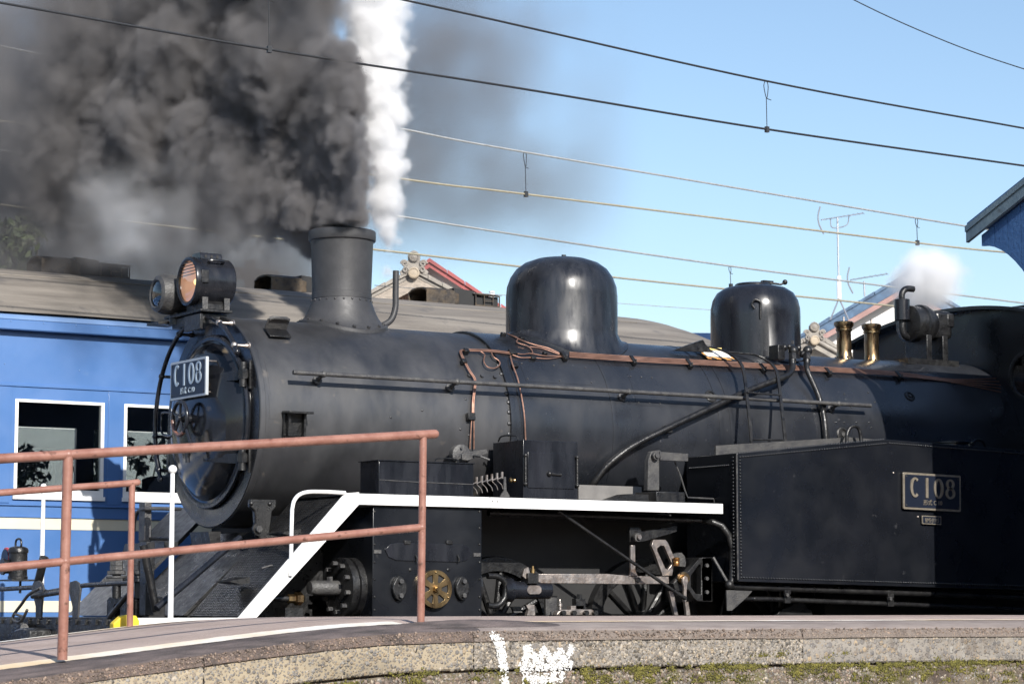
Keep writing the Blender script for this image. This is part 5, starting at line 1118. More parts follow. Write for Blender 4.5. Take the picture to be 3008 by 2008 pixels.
for i, x in enumerate(WX):
    w = kid(MB().prism([(x,WZ0),(x+WW,WZ0),(x+WW,WZ1),(x,WZ1)], (0,YN-.006,0), EX, EZ, EY*.05, [[(x+.026,WZ0+.068),(x+WW-.026,WZ0+.068),(x+WW-.026,WZ1-.022),(x+.026,WZ1-.022)]]), 'window', WHITE, CO)
    def kid2(mb, name, mat): o = mb.build(name, mat, w); return o
    kid2(MB().box(x-.01, x+WW+.01, YN-.022, YN-.0065, WZ0-.012, WZ0+.02), 'sill', WHITE)
    kid2(MB().box(x+.026, x+WW-.026, YN+.018, YN+.022, WZ0+.068, WZ1-.022), 'pane', PANE)
    w2 = kid(MB().box(x+.01, x+WW-.01, YF-.03, YF-.026, WZ0+.01, WZ1-.01), 'far_pane', PANE, CO)
    if i % 2 == 0: kid(MB().prism([(x+.58,1.0),(x+.75,1.0),(x+.78,1.75),(x+.73,1.80),(x+.68,1.78),(x+.66,1.40),(x+.30,1.36),(x+.30,1.0)], (0,2.6,0), EX, EZ, EY*.95), 'seat', SEAT, CO)
    if i % 2 == 0: kid(MB().prism([(x+.58,1.0),(x+.75,1.0),(x+.78,1.75),(x+.73,1.80),(x+.68,1.78),(x+.66,1.40),(x+.30,1.36),(x+.30,1.0)], (0,4.05,0), EX, EZ, EY*.95), 'seat', SEAT, CO)
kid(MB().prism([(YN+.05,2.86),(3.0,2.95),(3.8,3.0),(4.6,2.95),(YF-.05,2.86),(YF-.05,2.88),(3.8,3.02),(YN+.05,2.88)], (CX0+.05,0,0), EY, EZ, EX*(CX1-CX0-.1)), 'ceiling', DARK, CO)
# roof: canvas over boards, dropping towards the end
def rz(y): t = abs((y-3.8)/1.46); return 2.985 + .50*(1-t**2.5)
b = MB(); ny = 36; xs = [CX0-.08 + .4*i for i in range(int((CX1-.9-CX0+.08)/.4)+1)] + [CX1-.85+.08*i for i in range(12)]
for x in xs:
    e = max(0, (x-(CX1-.85))/.93); k = 1 - .50*e**2.2
    for j in range(ny+1):
        y = 3.8 - 1.46 + 2.92*j/ny; b.v.append((x, y, 2.985 + (rz(y)-2.985)*k + rnd.uniform(-.002,.002)))
for i in range(len(xs)-1):
    for j in range(ny): b.f.append((i*(ny+1)+j, i*(ny+1)+j+1, (i+1)*(ny+1)+j+1, (i+1)*(ny+1)+j))
b.f.append(tuple((len(xs)-1)*(ny+1)+j for j in range(ny+1)))
rf = kid(b, 'roof', ROOF, CO, ang=50)
for y in (2.95, 4.65):
    o = MB().tube([(x, y, rz(y)+.002) for x in (CX0, 5.8)], .006, 6).build('roof_batten', ROOF, rf)
# roof ventilators
def vent(x0, L=.80):
    yc, hw2, z0 = 3.62, .17, rz(3.62)-.012
    arch = lambda h: [(-hw2,0),(hw2,0),(hw2,h*.78),(hw2*.6,h*.95),(0,h),(-hw2*.6,h*.95),(-hw2,h*.78)]
    inn = lambda h: [(-hw2+.01,.012),(hw2-.01,.012),(hw2-.01,h*.78-.01),(hw2*.55,h*.95-.014),(0,h-.014),(-hw2*.55,h*.95-.014),(-hw2+.01,h*.78-.01)]
    h = .155
    v = kid(MB().prism(arch(h), (x0,yc,z0), EY, EZ, EX*.20, [inn(h)]), 'ventilator', RUST, CO)
    MB().prism(arch(h*1.0), (x0+.201,yc,z0), EY, EZ, EX*.10).build('vent_drum', RUST, v)
    MB().lathe([(.10,0),(.11,.01),(.11,.10),(.09,.115)], (x0+.30,yc-.06,z0), EZ, 20).build('vent_bulge', RUST, v)
    MB().prism([(0,0),(.215,.0),(.215,h*.9),(0,h)], (x0+.303,yc-hw2*.9,z0), EX, EZ, EY*hw2*1.8).build('vent_dark_block', DARK, v)  # solid dark block painted in for the shade inside the opening
    hh = h*.80
    sq = [(-hw2,0),(hw2,0),(hw2,hh*.86),(0,hh*1.12),(-hw2,hh*.86)]
    MB().prism([(0,0),(L-.53,0),(L-.53,hh*.86),(0,hh)], (x0+.525,yc-hw2,z0), EX, EZ, EY*.008,
               [[(.012,.014),(.095,.014),(.095,hh*.80),(.012,hh*.84)], [(.103,.014),(.19,.014),(.19,hh*.42),(.103,hh*.42)], [(.103,hh*.47),(.19,hh*.47),(.19,hh*.80),(.103,hh*.82)], [(.198,.014),(L-.54,.014),(L-.54,hh*.78),(.198,hh*.8)]]).build('vent_grille', RUST, v)
    MB().box(x0+.53, x0+L-.01, yc-hw2+.03, yc+hw2, z0, z0+hh*.80).build('vent_core', DARK, v)
    MB().prism([(-hw2-.01,hh*.87),(0,hh*1.13),(hw2+.01,hh*.87),(hw2+.01,hh*.90),(0,hh*1.17),(-hw2-.01,hh*.90)], (x0+.50,yc,z0), EY, EZ, EX*(L-.49)).build('vent_hood', RUST, v)
for u in (100, 772, 1226): vent(at(u, 800, Y=3.62).x)
vent(at(100,800,Y=3.62).x - 2.2)

# ================================================================== BACKGROUND: houses, antennas, wires, trees
def FR(u, v, Y):                 # a local frame facing the camera's heading at a far point
    return at(u, v, Y=Y)
def scroll(b, c, r, turns, sgn, a, up, t):
    pts = []
    for i in range(28):
        q = i/27*turns*2*pi; rr = r*(1 - .75*i/27); pts.append(c + a*(sgn*rr*math.cos(q)) + up*(rr*math.sin(q)))
    b.tube(pts, t, 8)
def ornament(parent, c, s, mat):
    """ridge-end tile: crest with medallion, scrolls and round end tile"""
    a, up, d = R_, Z_, D_
    o = MB().prism([(-.26,-.05),(-.30,.03),(-.20,.10),(-.22,.20),(-.12,.26),(-.13,.36),(-.07,.44),(.0,.47),(.07,.44),(.13,.36),(.12,.26),(.22,.20),(.20,.10),(.30,.03),(.26,-.05),(.1,.0),(-.1,.0)],
                   c, a*s, up*s, d*.14*s); cr = o.build('ridge_crest', mat, parent, bevel=.01*s)
    sc_ = MB()
    for sg in (-1, 1):
        scroll(sc_, c + a*(.19*s*sg) + up*(.19*s) - d*.02*s, .075*s, 1.4, sg, a, up, .022*s)
        scroll(sc_, c + a*(.17*s*sg) + up*(.06*s) - d*.02*s, .065*s, 1.2, -sg, a, up, .02*s)
    sc_.build('scroll_work', mat, cr)['kind'] = 'stuff'
    MB().lathe([(.095,0),(.10,.04),(.08,.06),(.07,.045),(.03,.07),(.001,.075)], c + up*(.33*s), -d, 24).build('medallion', mat, cr)
    MB().lathe([(.115*s,-.1),(.115*s,.06*s),(.09*s,.075*s),(.085*s,.06*s),(.03*s,.068*s),(.001,.07*s)], c + up*(.0*s), -d, 28).build('round_end_tile', pm('end_tile_tan', (.46,.38,.28), (.36,.30,.23), .7, None, 9), cr)
# ---- weathered gabled house beyond the coach
O = FR(1216, 812, 25.0); h1 = thing('gabled_house', 'weathered house gable with ornate ridge tile, just right of the chimney', 'house', (O.x, O.y, 0))
Wd, Dr, DP = 3.1, 1.62, 7.0
def gable(parent, O, Wd, Dr, DP, wall, tile, board, bw, recess, cols=0, eave=.0, tl=.16):
    for sg in (-1, 1):
        n_ = 11
        b = MB(); rA = O + Z_*tl; rB = O + R_*sg*Wd - Z_*(Dr-tl)
        sl = MB().add([O+Z_*.01, O+R_*sg*Wd-Z_*Dr+Z_*.01, O+R_*sg*Wd-Z_*Dr+Z_*.01+D_*DP, O+Z_*.01+D_*DP, rA-Z_*.06, rB-Z_*.06, rB-Z_*.06+D_*DP, rA-Z_*.06+D_*DP],
                      [(0,1,2,3),(4,7,6,5),(0,4,5,1),(1,5,6,2),(2,6,7,3),(3,7,4,0)])
        s_ = kid(sl, 'roof_slope', tile, parent)
        for k in range(n_):       # verge tiles, one by one
            t0, t1 = k/n_, (k+.96)/n_; p0 = rA.lerp(rB, t0); p1 = rA.lerp(rB, t1); lift = Z_*(.03 + rnd.uniform(-.012,.012))
            MB().add([p0-Z_*.07-D_*.05, p1-Z_*.07-D_*.05, p1+lift*.3-D_*.05, p0+lift-D_*.05, p0-Z_*.07+D_*.35, p1-Z_*.07+D_*.35, p1+lift*.3+D_*.35, p0+lift+D_*.35],
                     [(0,1,2,3),(4,7,6,5),(0,4,5,1),(1,5,6,2),(2,6,7,3),(3,7,4,0)]).build('verge_tile', tile, s_).matrix_parent_inverse = Matrix()
        e = R_*sg
        bb = MB().add([O-Z_*.0, O+e*Wd-Z_*Dr, O+e*Wd-Z_*(Dr+bw), O-Z_*bw, O+D_*.06, O+e*Wd-Z_*Dr+D_*.06, O+e*Wd-Z_*(Dr+bw)+D_*.06, O-Z_*bw+D_*.06],
                      [(0,1,2,3),(4,7,6,5),(0,4,5,1),(1,5,6,2),(2,6,7,3),(3,7,4,0)])
        kid(bb, 'barge_board', board, parent)
    W2 = Wd*.80; zb = -3.5 - O.z*.0
    n = cols or 2; front = []; b = MB()
    for i in range(n+1):
        t = -W2 + 2*W2*i/n; off = (.025 if (cols and i % 2) else 0.0)
        p = O + R_*t + D_*(recess+off); b.v.append(tuple(p - Z_*(abs(t)/Wd*Dr + .02))); b.v.append((p.x, p.y, 0.0))
    for i in range(n): b.f.append((2*i, 2*i+1, 2*i+3, 2*i+2))
    kid(b, 'gable_wall', wall, parent, ang=0)
    for sg in (-1, 1):
        p = O + R_*sg*W2 + D_*recess; q = p + D_*(DP-recess-.3); zt = O.z - W2/Wd*Dr
        kid(MB().add([(p.x,p.y,0),(q.x,q.y,0),(q.x,q.y,zt),(p.x,p.y,zt)], [(0,1,2,3)]), 'side_wall', wall, parent, ang=0)
gable(h1, O, Wd, Dr, DP, CORR, TILE, TIMBER, .26, .55, cols=150)
ornament(h1, O + Z_*.06 - D_*.06, .95, TILE)
for ch in h1.children:
    if ch.name.startswith('ridge_crest'): ch.matrix_parent_inverse = Matrix.Translation(-Vector(h1.location))
def fixkids(e):
    for ch in e.children: ch.matrix_parent_inverse = Matrix.Translation(-Vector(e.location))
kid(MB().tube([O+Z_*.10+D_*.1, O+Z_*.10+D_*DP], .11, 12), 'ridge_cap', TILE, h1)
Oc = FR(1262, 772, 31.0); h1b = thing('red_roofed_house', 'plain red metal roof rising behind the weathered gable', 'house', (Oc.x, Oc.y, 0))
gable(h1b, Oc, 4.4, 2.85, 6, PLAST, REDROOF, REDROOF, .10, .4, tl=.08)
# ---- white house with blue tiles at right
O = FR(2655, 846, 30.0); h2 = thing('white_house', 'white gabled house with blue roof tiles and pink barge board beyond the valves', 'house', (O.x, O.y, 0))
gable(h2, O, 4.1, 2.36, 7, PLAST, TILEB, PINKB, .14, .45, tl=.32)
p = FR(2590, 920, 30.4) + D_*.40
kid(MB().lathe([(.16,0),(.16,.03),(.13,.035),(.001,.02)], p, -D_, 20), 'gable_vent', DARK, h2)

# ---- small tiled ridge in front of it
O = FR(2392, 1003, 24.0); h3 = thing('tiled_outhouse', 'low grey tiled roof with round ridge-end ornament beside the rear dome', 'house', (O.x, O.y, 0))
gable(h3, O, 2.6, 1.45, 5, PLAST, TILE, TILE, .14, .4, tl=.18)
ornament(h3, O + Z_*.02 - D_*.06, .85, TILE); fixkids(h3)
kid(MB().tube([O+Z_*.05-D_*.02, O+R_*1.5-Z_*.80-D_*.02], .05, 10), 'ridge_cap', TILE, h3)
# ---- TV antennas
def antenna(label, base, top, b0, b1, Y, n, curved):
    p0, p1 = FR(*base, Y), FR(*top, Y)
    t = thing('tv_antenna', label, 'antenna', p0, 'roof antennas')
    kid(MB().tube([p0, p1], .022, 8), 'mast', ALU, t)
    q0, q1 = FR(*b0, Y), FR(*b1, Y)
    kid(MB().tube([q0, q1], .014, 6), 'boom', ALU, t)
    for i in range(n):
        p = q0.lerp(q1, .12+.88*i/(n-1)); h = .30*(1-.45*i/n); d = D_*h + Z_*.05
        kid(MB().tube([p-d, p+d], .008, 5), 'element', ALU, t)
    kid(MB().tube(catmull([q0+Z_*.32-R_*.02, q0+Z_*.1-R_*.07, q0-Z_*.1-R_*.05, q0-Z_*.34+R_*.06], 4), .02, 6), 'reflector', ALU, t)
    if curved:
        m0, m1 = q0.lerp(q1,.22), q0.lerp(q1,.66); kid(MB().tube(catmull([m0, m0-Z_*.20+R_*.02, p1-Z_*.24, m1-Z_*.22-R_*.05, m1], 5), .014, 6), 'boom_stay', ALU, t)
        for sg in (-1, 1): kid(MB().tube([p0+Z_*.02, p0+R_*.22*sg-Z_*.5], .02, 6), 'foot_stay', ALU, t)
        kid(MB().tube([p0+Z_*.0, p0+Z_*.55], .05, 8), 'mast_clamp', PORC, t)
antenna('tall tv antenna on a mast left of the white house roof', (2465,878), (2460,640), (2412,646), (2536,626), 29.0, 9, True)
antenna('low tv antenna beside the ridge of the white house', (2540,870), (2538,826), (2498,822), (2606,804), 31.0, 7, False)
# ---- catenaries: messenger, contact wire and droppers
def catenary(label, mess, cont, drops, Y, r, mats, loops=True):
    t = thing('overhead_line', label, 'overhead wire', (at(1504,600,Y=Y).x, Y, 4.0), 'overhead lines')
    def ext(P):
        P = [at(u,v,Y=Y) for u,v in P]; return [P[0] + (P[0]-P[1])*.8] + P + [P[-1] + (P[-1]-P[-2])*.8]
    mp, cp_ = ext(mess), ext(cont)
    kid(MB().tube(catmull(mp, 10), r, 8), 'messenger_wire', mats[0], t)
    kid(MB().tube(catmull(cp_, 10), r*1.05, 8), 'contact_wire', mats[1], t)
    for u, v0, v1 in drops:
        p0, p1 = at(u,v0,Y=Y), at(u+3,v1,Y=Y); q = p0 + (p1-p0)*.36
        o = kid(MB().tube([q, p1], r*.42, 6), 'dropper', WIRED, t)
        if loops: kid(MB().tube(catmull([p0+EX*.010, p0-EZ*.05+EX*.022, q+EX*.004, p0-EZ*.05-EX*.022, p0-EX*.01], 5), r*.42, 6).tube([q, q+Vector((.05,0,-.01))], r*.4, 5), 'dropper_eye', WIRED, t)
        kid(MB().obox(p1-EZ*r*.2, EX*r*1.8, EY*r*1.5, EZ*r*2.8), 'wire_clip', WIRED, t)
catenary('nearest overhead line: two dark wires crossing in front of the smoke', [(120,-212),(1185,0),(2250,238),(3008,377)], [(0,8),(788,145),(1504,256),(2255,380),(3008,487)], [(788,-80,145),(2250,238,380)], -.42, .0085, (WIRED, WIRED))
catenary('middle overhead line with yellowish lower wire, behind the smoke', [(0,135),(1130,368),(1542,447),(2690,640),(3008,690)], [(0,355),(1200,528),(1542,570),(2692,713),(3008,746)], [(100,157,365),(1542,447,570),(2692,640,713)], 9.0, .0125, (WIREL, WIREY))
catenary('farthest overhead line, lowest of the three over the domes', [(0,440),(1185,637),(2144,781),(3008,890)], [(0,601),(474,662),(1200,744),(1820,816),(2600,896),(3008,940)], [(2144,781,840)], 15.0, .0145, (WIREL, WIREY))
sw = thing('single_wire', 'thin single wire crossing the top right corner of sky', 'overhead wire', (6, 2, 5), 'overhead lines')
kid(MB().tube(catmull([at(2400,-60,Y=2), at(2508,0,Y=2), at(2660,72,Y=2), at(2840,146,Y=2), at(3008,203,Y=2), at(3200,262,Y=2)], 6), .006, 6), 'wire', WIRED, sw)
iw = thing('insulated_wire', 'faint wire carrying a white porcelain insulator left of the big dome', 'overhead wire', (16, 20, 5), 'overhead lines')
kid(MB().tube([at(1100,838,Y=20), at(1445,864,Y=20), at(2300,925,Y=20)], .006, 6), 'wire', WIREL, iw)
ic = at(1445,864,Y=20)
for k in range(3): kid(MB().lathe([(.01,-.018),(.05,-.014),(.052,.008),(.02,.018)], ic + Z_*(.042-.042*k), EZ, 16), 'insulator_disc', PORC, iw)
# ---- timber cross-arm pole in the haze
pl_ = thing('timber_pole', 'brownish timber pole with cross arms, hazy behind the headlights', 'pole', (at(735,900,Y=20).x, 20, -.3))
b0 = at(735,765,Y=20); kid(MB().cyl((b0.x,20,-.3), b0, .11, .09, n=12), 'post', TIMBER, pl_)
for v0, v1 in ((792,806), (808,820)):
    a_, c_ = at(600,v0-8,Y=19.9), at(815,v1,Y=19.9); dd = (c_-a_)*.5; kid(MB().obox((a_+c_)/2, dd, EY*.05, Z_*.05), 'cross_arm', TIMBER, pl_)
kid(MB().tube([at(810,815,Y=20), at(745,885,Y=20)], .025, 6), 'arm_brace', TIMBER, pl_)
# ---- trees
def tree(label, base, h, rad, n, seed, trunk_h, group=None, ls=.07):
    rs = np.random.RandomState(seed); t = thing('tree', label, 'tree', base, group)
    tb = MB(); B = Vector(base); top = B + Z_*h*.8
    tb.tube([B, B+Z_*trunk_h+R_*.1, top], .1, 8, True, [h*.028, h*.02, h*.006])
    cl = []
    for k in range(42):
        q = rs.rand()*2*pi; hh = trunk_h + (h-trunk_h)*rs.rand()**.8; rr = rad*(.35+.65*rs.rand())*math.sin(pi*min(max((hh-trunk_h*.7)/(h-trunk_h*.7),.08),.97))**.7
        c = B + Vector((math.cos(q)*rr, math.sin(q)*rr, hh)); cl.append((c, rad*rs.uniform(.16,.32)))
        tb.tube([B+Z_*hh*.75, B.lerp(c,.6)+Z_*hh*.28*0+Z_*(hh*.1), c], .02, 5, True, [h*.007, h*.005, h*.002])
    kid(tb, 'trunk', BARK, t)
    V = []; Fc = []
    for k in range(n):
        c, r = cl[rs.randint(len(cl))]; d = rs.randn(3); d /= np.linalg.norm(d); p = np.array(c) + d*r*rs.rand()**.45
        a = rs.randn(3); a /= np.linalg.norm(a); b_ = np.cross(a, rs.randn(3)); b_ /= np.linalg.norm(b_); s = ls*rs.uniform(.6,1.3); i = len(V)
        V += [p-a*s, p+b_*s*.38, p+a*s, p-b_*s*.38]; Fc.append((i,i+1,i+2,i+3))
    m_ = MB(); m_.v = [tuple(v) for v in V]; m_.f = Fc
    o = kid(m_, 'crown', LEAF, t, ang=0); o['kind'] = 'stuff'
for k, (u, v, Y, h, rad) in enumerate(((20,690,17,6.2,1.3), (95,640,19,7.0,1.5), (-110,660,18,6.6,1.6))):
    p = at(u, v, Y=Y); tree(['bushy evergreen at the left edge above the coach roof', 'taller evergreen half lost in the smoke above the coach roof', 'evergreen cut off by the left edge'][k], (p.x, Y, -.3), p.z+.3, rad, 5200, k+1, 1.6, 'evergreens beyond the coach', .085)
for k, (X, Y, h) in enumerate(((.9, 6.7, 2.7), (2.3, 7.0, 3.0), (3.7, 7.4, 3.1))):
    tree(['low leafy shrub behind the leftmost coach window', 'leafy shrub between the two coach windows', 'taller leafy shrub behind the coach window beside the smokebox'][k], (X, Y, -.3), h, .75, 1500, 9+k, .5, 'shrubs beyond the coach', .06)
# pale building beyond the coach, seen through its windows
pb = thing('station_building', 'pale plastered building seen through the coach windows', 'building', (4, 12, -.3))
kid(MB().box(-4, 16, 11.5, 14, -.3, 3.6), 'wall', PLAST, pb)
kid(MB().prism([(11.3,3.62),(14.2,3.62),(12.75,4.2)], (-4.2,0,0), EY, EZ, EX*20.4), 'roof', TILE, pb)
for x in (-1.5, 1.2, 3.9, 8.6, 11.2): kid(MB().box(x, x+1.1, 11.47, 11.51, .9, 1.9), 'window', DARK, pb)

# ---- added and unseen: buildings and trees that darken reflections in paint and glass
def plain_house(name, label, x0, x1, y0, y1, h, hr, wall, roof):
    t = thing(name, label, 'building', ((x0+x1)/2, y1, -.3))
    kid(MB().box(x0, x1, y0, y1, -.3, h), 'wall', wall, t)
    ym = (y0+y1)/2; kid(MB().prism([(y0-.5,h+.02),(y1+.5,h+.02),(ym,hr)], (x0-.4,0,0), EY, EZ, EX*(x1-x0+.8)), 'roof', roof, t)
    n = int((x1-x0)/3)
    for i in range(n):
        X = x0 + (x1-x0)*(i+.5)/n; w = kid(MB().box(X-.6, X+.6, y1-.02, y1+.03, 1.0, 2.3), 'window', DARK, t)
plain_house('reflection_shed', 'added unseen dark timber shed opposite the engine, for reflections', 14, 70, -44, -34, 5.2, 8.2, pm('dark_timber', (.05,.04,.032), (.08,.065,.05), .85, None, 4), TILE)
plain_house('reflection_house', 'added unseen pale house opposite the engine, for reflections', -34, -16, -46, -36, 4.6, 7.6, PLAST, TILE)
for k, (X, Y, h) in enumerate(((-12,-33,7.5),(-6,-35,8.5),(0,-33,7.0),(6,-36,9.0),(10,-33,6.5),(-40,-36,9.0))):  # trees added out of view, only to be mirrored in gloss and glass
    tree(['tree beside the pale house', 'tall tree second from the pale house', 'middle tree', 'tallest tree nearest the middle', 'low tree beside the dark shed', 'tree beyond the pale house'][k] + ', added unseen for reflections opposite the engine', (X, Y, -.3), h, 3.2, 1500, 20+k, 1.8, 'added trees for reflections', .30)

# ================================================================== SMOKE AND STEAM: real volumes
class Ex:
    """a field in a geometry-node tree, written as arithmetic"""
    nt = None
    def __init__(s, k): s.k = k
    @staticmethod
    def op(o, *a, clamp=False):
        n = Ex.nt.nodes.new('ShaderNodeMath'); n.operation = o; n.use_clamp = clamp
        for i, x in enumerate(a):
            if isinstance(x, Ex): Ex.nt.links.new(x.k, n.inputs[i])
            else: n.inputs[i].default_value = float(x)
        return Ex(n.outputs[0])
    def __add__(s, o): return Ex.op('ADD', s, o)
    __radd__ = __add__
    def __sub__(s, o): return Ex.op('SUBTRACT', s, o)
    def __rsub__(s, o): return Ex.op('SUBTRACT', o, s)
    def __mul__(s, o): return Ex.op('MULTIPLY', s, o)
    __rmul__ = __mul__
    def __truediv__(s, o): return Ex.op('DIVIDE', s, o)
    def __pow__(s, o): return Ex.op('POWER', s, o)
def emin(a, b): return Ex.op('MINIMUM', a, b)
def emax(a, b): return Ex.op('MAXIMUM', a, b)
def eabs(a): return Ex.op('ABSOLUTE', a)
def esm(x, a, b):
    n = Ex.nt.nodes.new('ShaderNodeMapRange'); n.interpolation_type = 'SMOOTHSTEP'
    Ex.nt.links.new(x.k, n.inputs[0]); n.inputs[1].default_value = a; n.inputs[2].default_value = b; return Ex(n.outputs[0])
def evec(x, y, z):
    n = Ex.nt.nodes.new('ShaderNodeCombineXYZ')
    for i, c in enumerate((x, y, z)):
        if isinstance(c, Ex): Ex.nt.links.new(c.k, n.inputs[i])
        else: n.inputs[i].default_value = c
    return n.outputs[0]
def enoise(v, scale, detail, rough=.55, col=False):
    n = Ex.nt.nodes.new('ShaderNodeTexNoise'); n.inputs['Scale'].default_value = scale; n.inputs['Detail'].default_value = detail; n.inputs['Roughness'].default_value = rough
    Ex.nt.links.new(v, n.inputs['Vector']); return n.outputs[1] if col else Ex(n.outputs[0])
def ecell(v, scale, smooth=.6):
    n = Ex.nt.nodes.new('ShaderNodeTexVoronoi'); n.feature = 'F1'; n.inputs['Scale'].default_value = scale
    Ex.nt.links.new(v, n.inputs['Vector']); return Ex(n.outputs['Distance'])
def volume(name, label, loc, lo, hi, vox, field, mat):
    me = bpy.data.meshes.new(name); me.from_pydata([lo, hi, (lo[0], hi[1], lo[2])], [], [(0,1,2)])
    o = bpy.data.objects.new(name, me); COL.objects.link(o); o.location = loc; o.rotation_euler = (0, 0, -PHI)
    tag(o, label, None, None, 'stuff')
    ng = bpy.data.node_groups.new(name, 'GeometryNodeTree'); ng.interface.new_socket('Geometry', in_out='OUTPUT', socket_type='NodeSocketGeometry')
    Ex.nt = ng
    pos = ng.nodes.new('GeometryNodeInputPosition'); sp_ = ng.nodes.new('ShaderNodeSeparateXYZ'); ng.links.new(pos.outputs[0], sp_.inputs[0])
    den = field(pos.outputs[0], *[Ex(k) for k in sp_.outputs])
    vc = ng.nodes.new('GeometryNodeVolumeCube'); ng.links.new(den.k, vc.inputs['Density'])
    vc.inputs['Min'].default_value = lo; vc.inputs['Max'].default_value = hi
    for i, a in enumerate('XYZ'): vc.inputs['Resolution '+a].default_value = max(8, int((hi[i]-lo[i])/vox))
    sm = ng.nodes.new('GeometryNodeSetMaterial'); sm.inputs['Material'].default_value = mat
    go = ng.nodes.new('NodeGroupOutput'); ng.links.new(vc.outputs[0], sm.inputs[0]); ng.links.new(sm.outputs[0], go.inputs[0])
    md = o.modifiers.new('field', 'NODES'); md.node_group = ng
    me.materials.append(mat)
    return o
def volmat(name, col, dens, aniso, absorb=None):
    M = bpy.data.materials.new(name); M.use_nodes = True; nt = M.node_tree; nt.nodes.remove(nt.nodes['Principled BSDF'])
    v = nt.nodes.new('ShaderNodeVolumePrincipled'); v.inputs['Color'].default_value = (*col, 1); v.inputs['Density'].default_value = dens; v.inputs['Anisotropy'].default_value = aniso
    if absorb: v.inputs['Absorption Color'].default_value = (*absorb, 1)
    nt.links.new(v.outputs[0], nt.nodes['Material Output'].inputs['Volume']); return M
SMOKE = volmat('coal_smoke', (.305, .294, .296), 1.0, -.05)
STEAM = volmat('white_steam', (.992, .992, .995), 1.0, 0.0)
chim = Vector((xc, 0, 3.44))
def warp(p, sc, amt):
    n = enoise(p, sc, 2, .5, True); a = Ex.nt.nodes.new('ShaderNodeVectorMath'); a.operation = 'SUBTRACT'; a.inputs[1].default_value = (.5,.5,.5)
    Ex.nt.links.new(n, a.inputs[0]); m_ = Ex.nt.nodes.new('ShaderNodeVectorMath'); m_.operation = 'MULTIPLY_ADD'; m_.inputs[1].default_value = (amt,)*3
    Ex.nt.links.new(a.outputs[0], m_.inputs[0]); Ex.nt.links.new(p, m_.inputs[2]); return m_.outputs[0]
def smoke_field(p, x, y, h):
    # the wind carries the smoke along -x of this volume: away over the coach and to the left; y: across, h: above the chimney rim
    s = (x + y)*.7071
    t = emax(x*-1.0, 0.0)
    dist = (x*x*.6 + h*h)**.5
    right = .245 - .14*h - s + emin(h, .45)*.16
    lower = h + .02 - .42*esm(s*-1.0, .30, 1.7)
    thick = .24 + .30*dist - eabs(y - .05*dist)
    top = 2.9 - h
    sd = emin(emin(right, lower), emin(thick, top))
    w = warp(p, 1.2, .40)
    bil = (1.0 - ecell(w, 1.15)*1.15)*.54 + (1.0 - ecell(w, 3.2)*1.15)*.30 + (1.0 - ecell(w, 9.5)*1.15)*.16
    amp = .15 + .45*esm(dist, .05, 1.4)
    fn = enoise(w, 5.0, 6, .66)
    e = sd + (bil - .54)*amp*1.55 + (fn - .5)*amp*1.15 - .015
    soft = .05 + .30*esm(dist, .3, 2.4)
    core = esm(Ex.op('DIVIDE', e, soft), 0.0, 1.0)
    lo_n = enoise(p, .8, 3, .55)
    strength = 44.0 - 27.0*esm(dist, .2, 1.1) - 11.0*esm(dist, 1.0, 3.0)
    patch_ = .16 + 1.7*esm(lo_n, .36, .60)*(.5 + fn)
    left_clear = (esm(s, -3.2, -1.8)*.72 + .28)*(1.0 - .5*esm(h - s, 2.6, 4.2))
    under = esm(s*-1.0, .30, 1.0)*(1.0 - esm(h, .25, .75))*esm(h, -.16, .12)*(1.0 - esm(eabs(y), .3, .8))*esm(fn, .40, .70)*2.4
    return core*strength*patch_*left_clear + under
volume('chimney_smoke', 'thick dark coal smoke billowing from the chimney towards the left', chim, (-5.6,-1.7,-.6), (.75,1.7,2.45), .026, smoke_field, SMOKE).rotation_euler.z = -PHI - pi/4
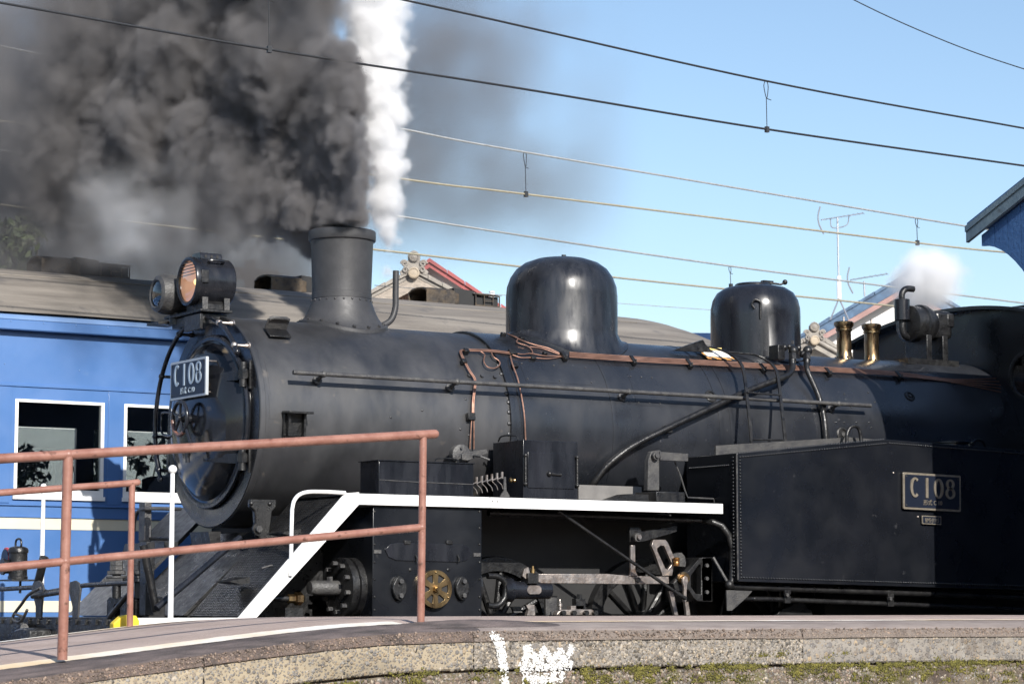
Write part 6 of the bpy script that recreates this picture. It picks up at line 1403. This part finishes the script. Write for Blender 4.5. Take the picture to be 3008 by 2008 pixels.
def veil_field(p, s, n, h):
    w = warp(p, .5, .9); nz = enoise(w, .42, 6, .62)
    slab = esm(n, -1.6, -.6)*(1.0 - esm(n, .6, 1.6))
    rgt = esm(nz, .34, .68)*esm(h, -.9, .9)*(1.0 - esm(s, .8, 4.6))*esm(s, -.6, .6)*1.5
    lft = (.30 + .70*esm(nz, .36, .62))*esm(s*-1.0, -.2, 1.6)*(1.0 - esm(h, 2.2, 4.4))*1.9
    return slab*(rgt + lft)
volume('drifting_smoke', 'thin grey smoke drifting in the sky beyond the coach', at(1050, 690, Y=17), (-6.4,-1.7,-2.6), (5.2,1.7,5.0), .14, veil_field, SMOKE)
def wisp_field(p, s, n, h):
    w = warp(p, 1.4, .5); nz = enoise(w, 1.5, 6, .64)
    env = esm(s, -2.2, -1.6)*(1.0 - esm(s, -.55, -.1))*esm(h, -.30, .05)*(1.0 - esm(h, .2, .65))*esm(n, -.4, -.1)*(1.0 - esm(n, .1, .4))
    return env*esm(nz, .46, .72)*1.9
volume('pale_wisps', 'pale wisps of steam curling under the dark smoke above the headlights', chim + D_*.3, (-2.3,-.42,-.32), (0.0,.42,.7), .035, wisp_field, STEAM)
st0 = at(1160, 798, Y=1.0)
def steam_field(p, s, n, h):
    c = -.05 - .06*h
    r = .075 + .085*esm(h, .05, .6) + .075*h
    sd = r - ((s-c)*(s-c) + n*n)**.5
    w = warp(p, 2.5, .12)
    bil = (1.0 - ecell(w, 4.6)*1.15)*.6 + (1.0 - ecell(w, 10.0)*1.15)*.4
    e = sd + (bil - .55)*.20 + (enoise(w, 7.0, 6, .66) - .5)*.22
    e = emin(e, h*.6 + .05)
    return esm(e, .0, .11)*24.0*(1.0 - .6*esm(h, .7, 2.3))
volume('steam_column', 'bright white steam column rising just right of the chimney', st0, (-.65,-.6,-.10), (.65,.6,2.5), .017, steam_field, STEAM)
pu0 = at(2722, 822, Y=.25)
def puff_field(p, s, n, h):
    w = warp(p, 3.0, .15); r = ((s*s + n*n)*1.0 + h*h*1.1)**.5
    tail = emax(0.0, .0 - h)
    return esm(.36 - r + (enoise(w, 3.4, 5, .62)-.5)*.42, 0.0, .36)*24.0
volume('steam_puff', 'small soft puff of white steam above the generator exhaust', pu0, (-.6,-.6,-.55), (.6,.6,.6), .03, puff_field, STEAM)
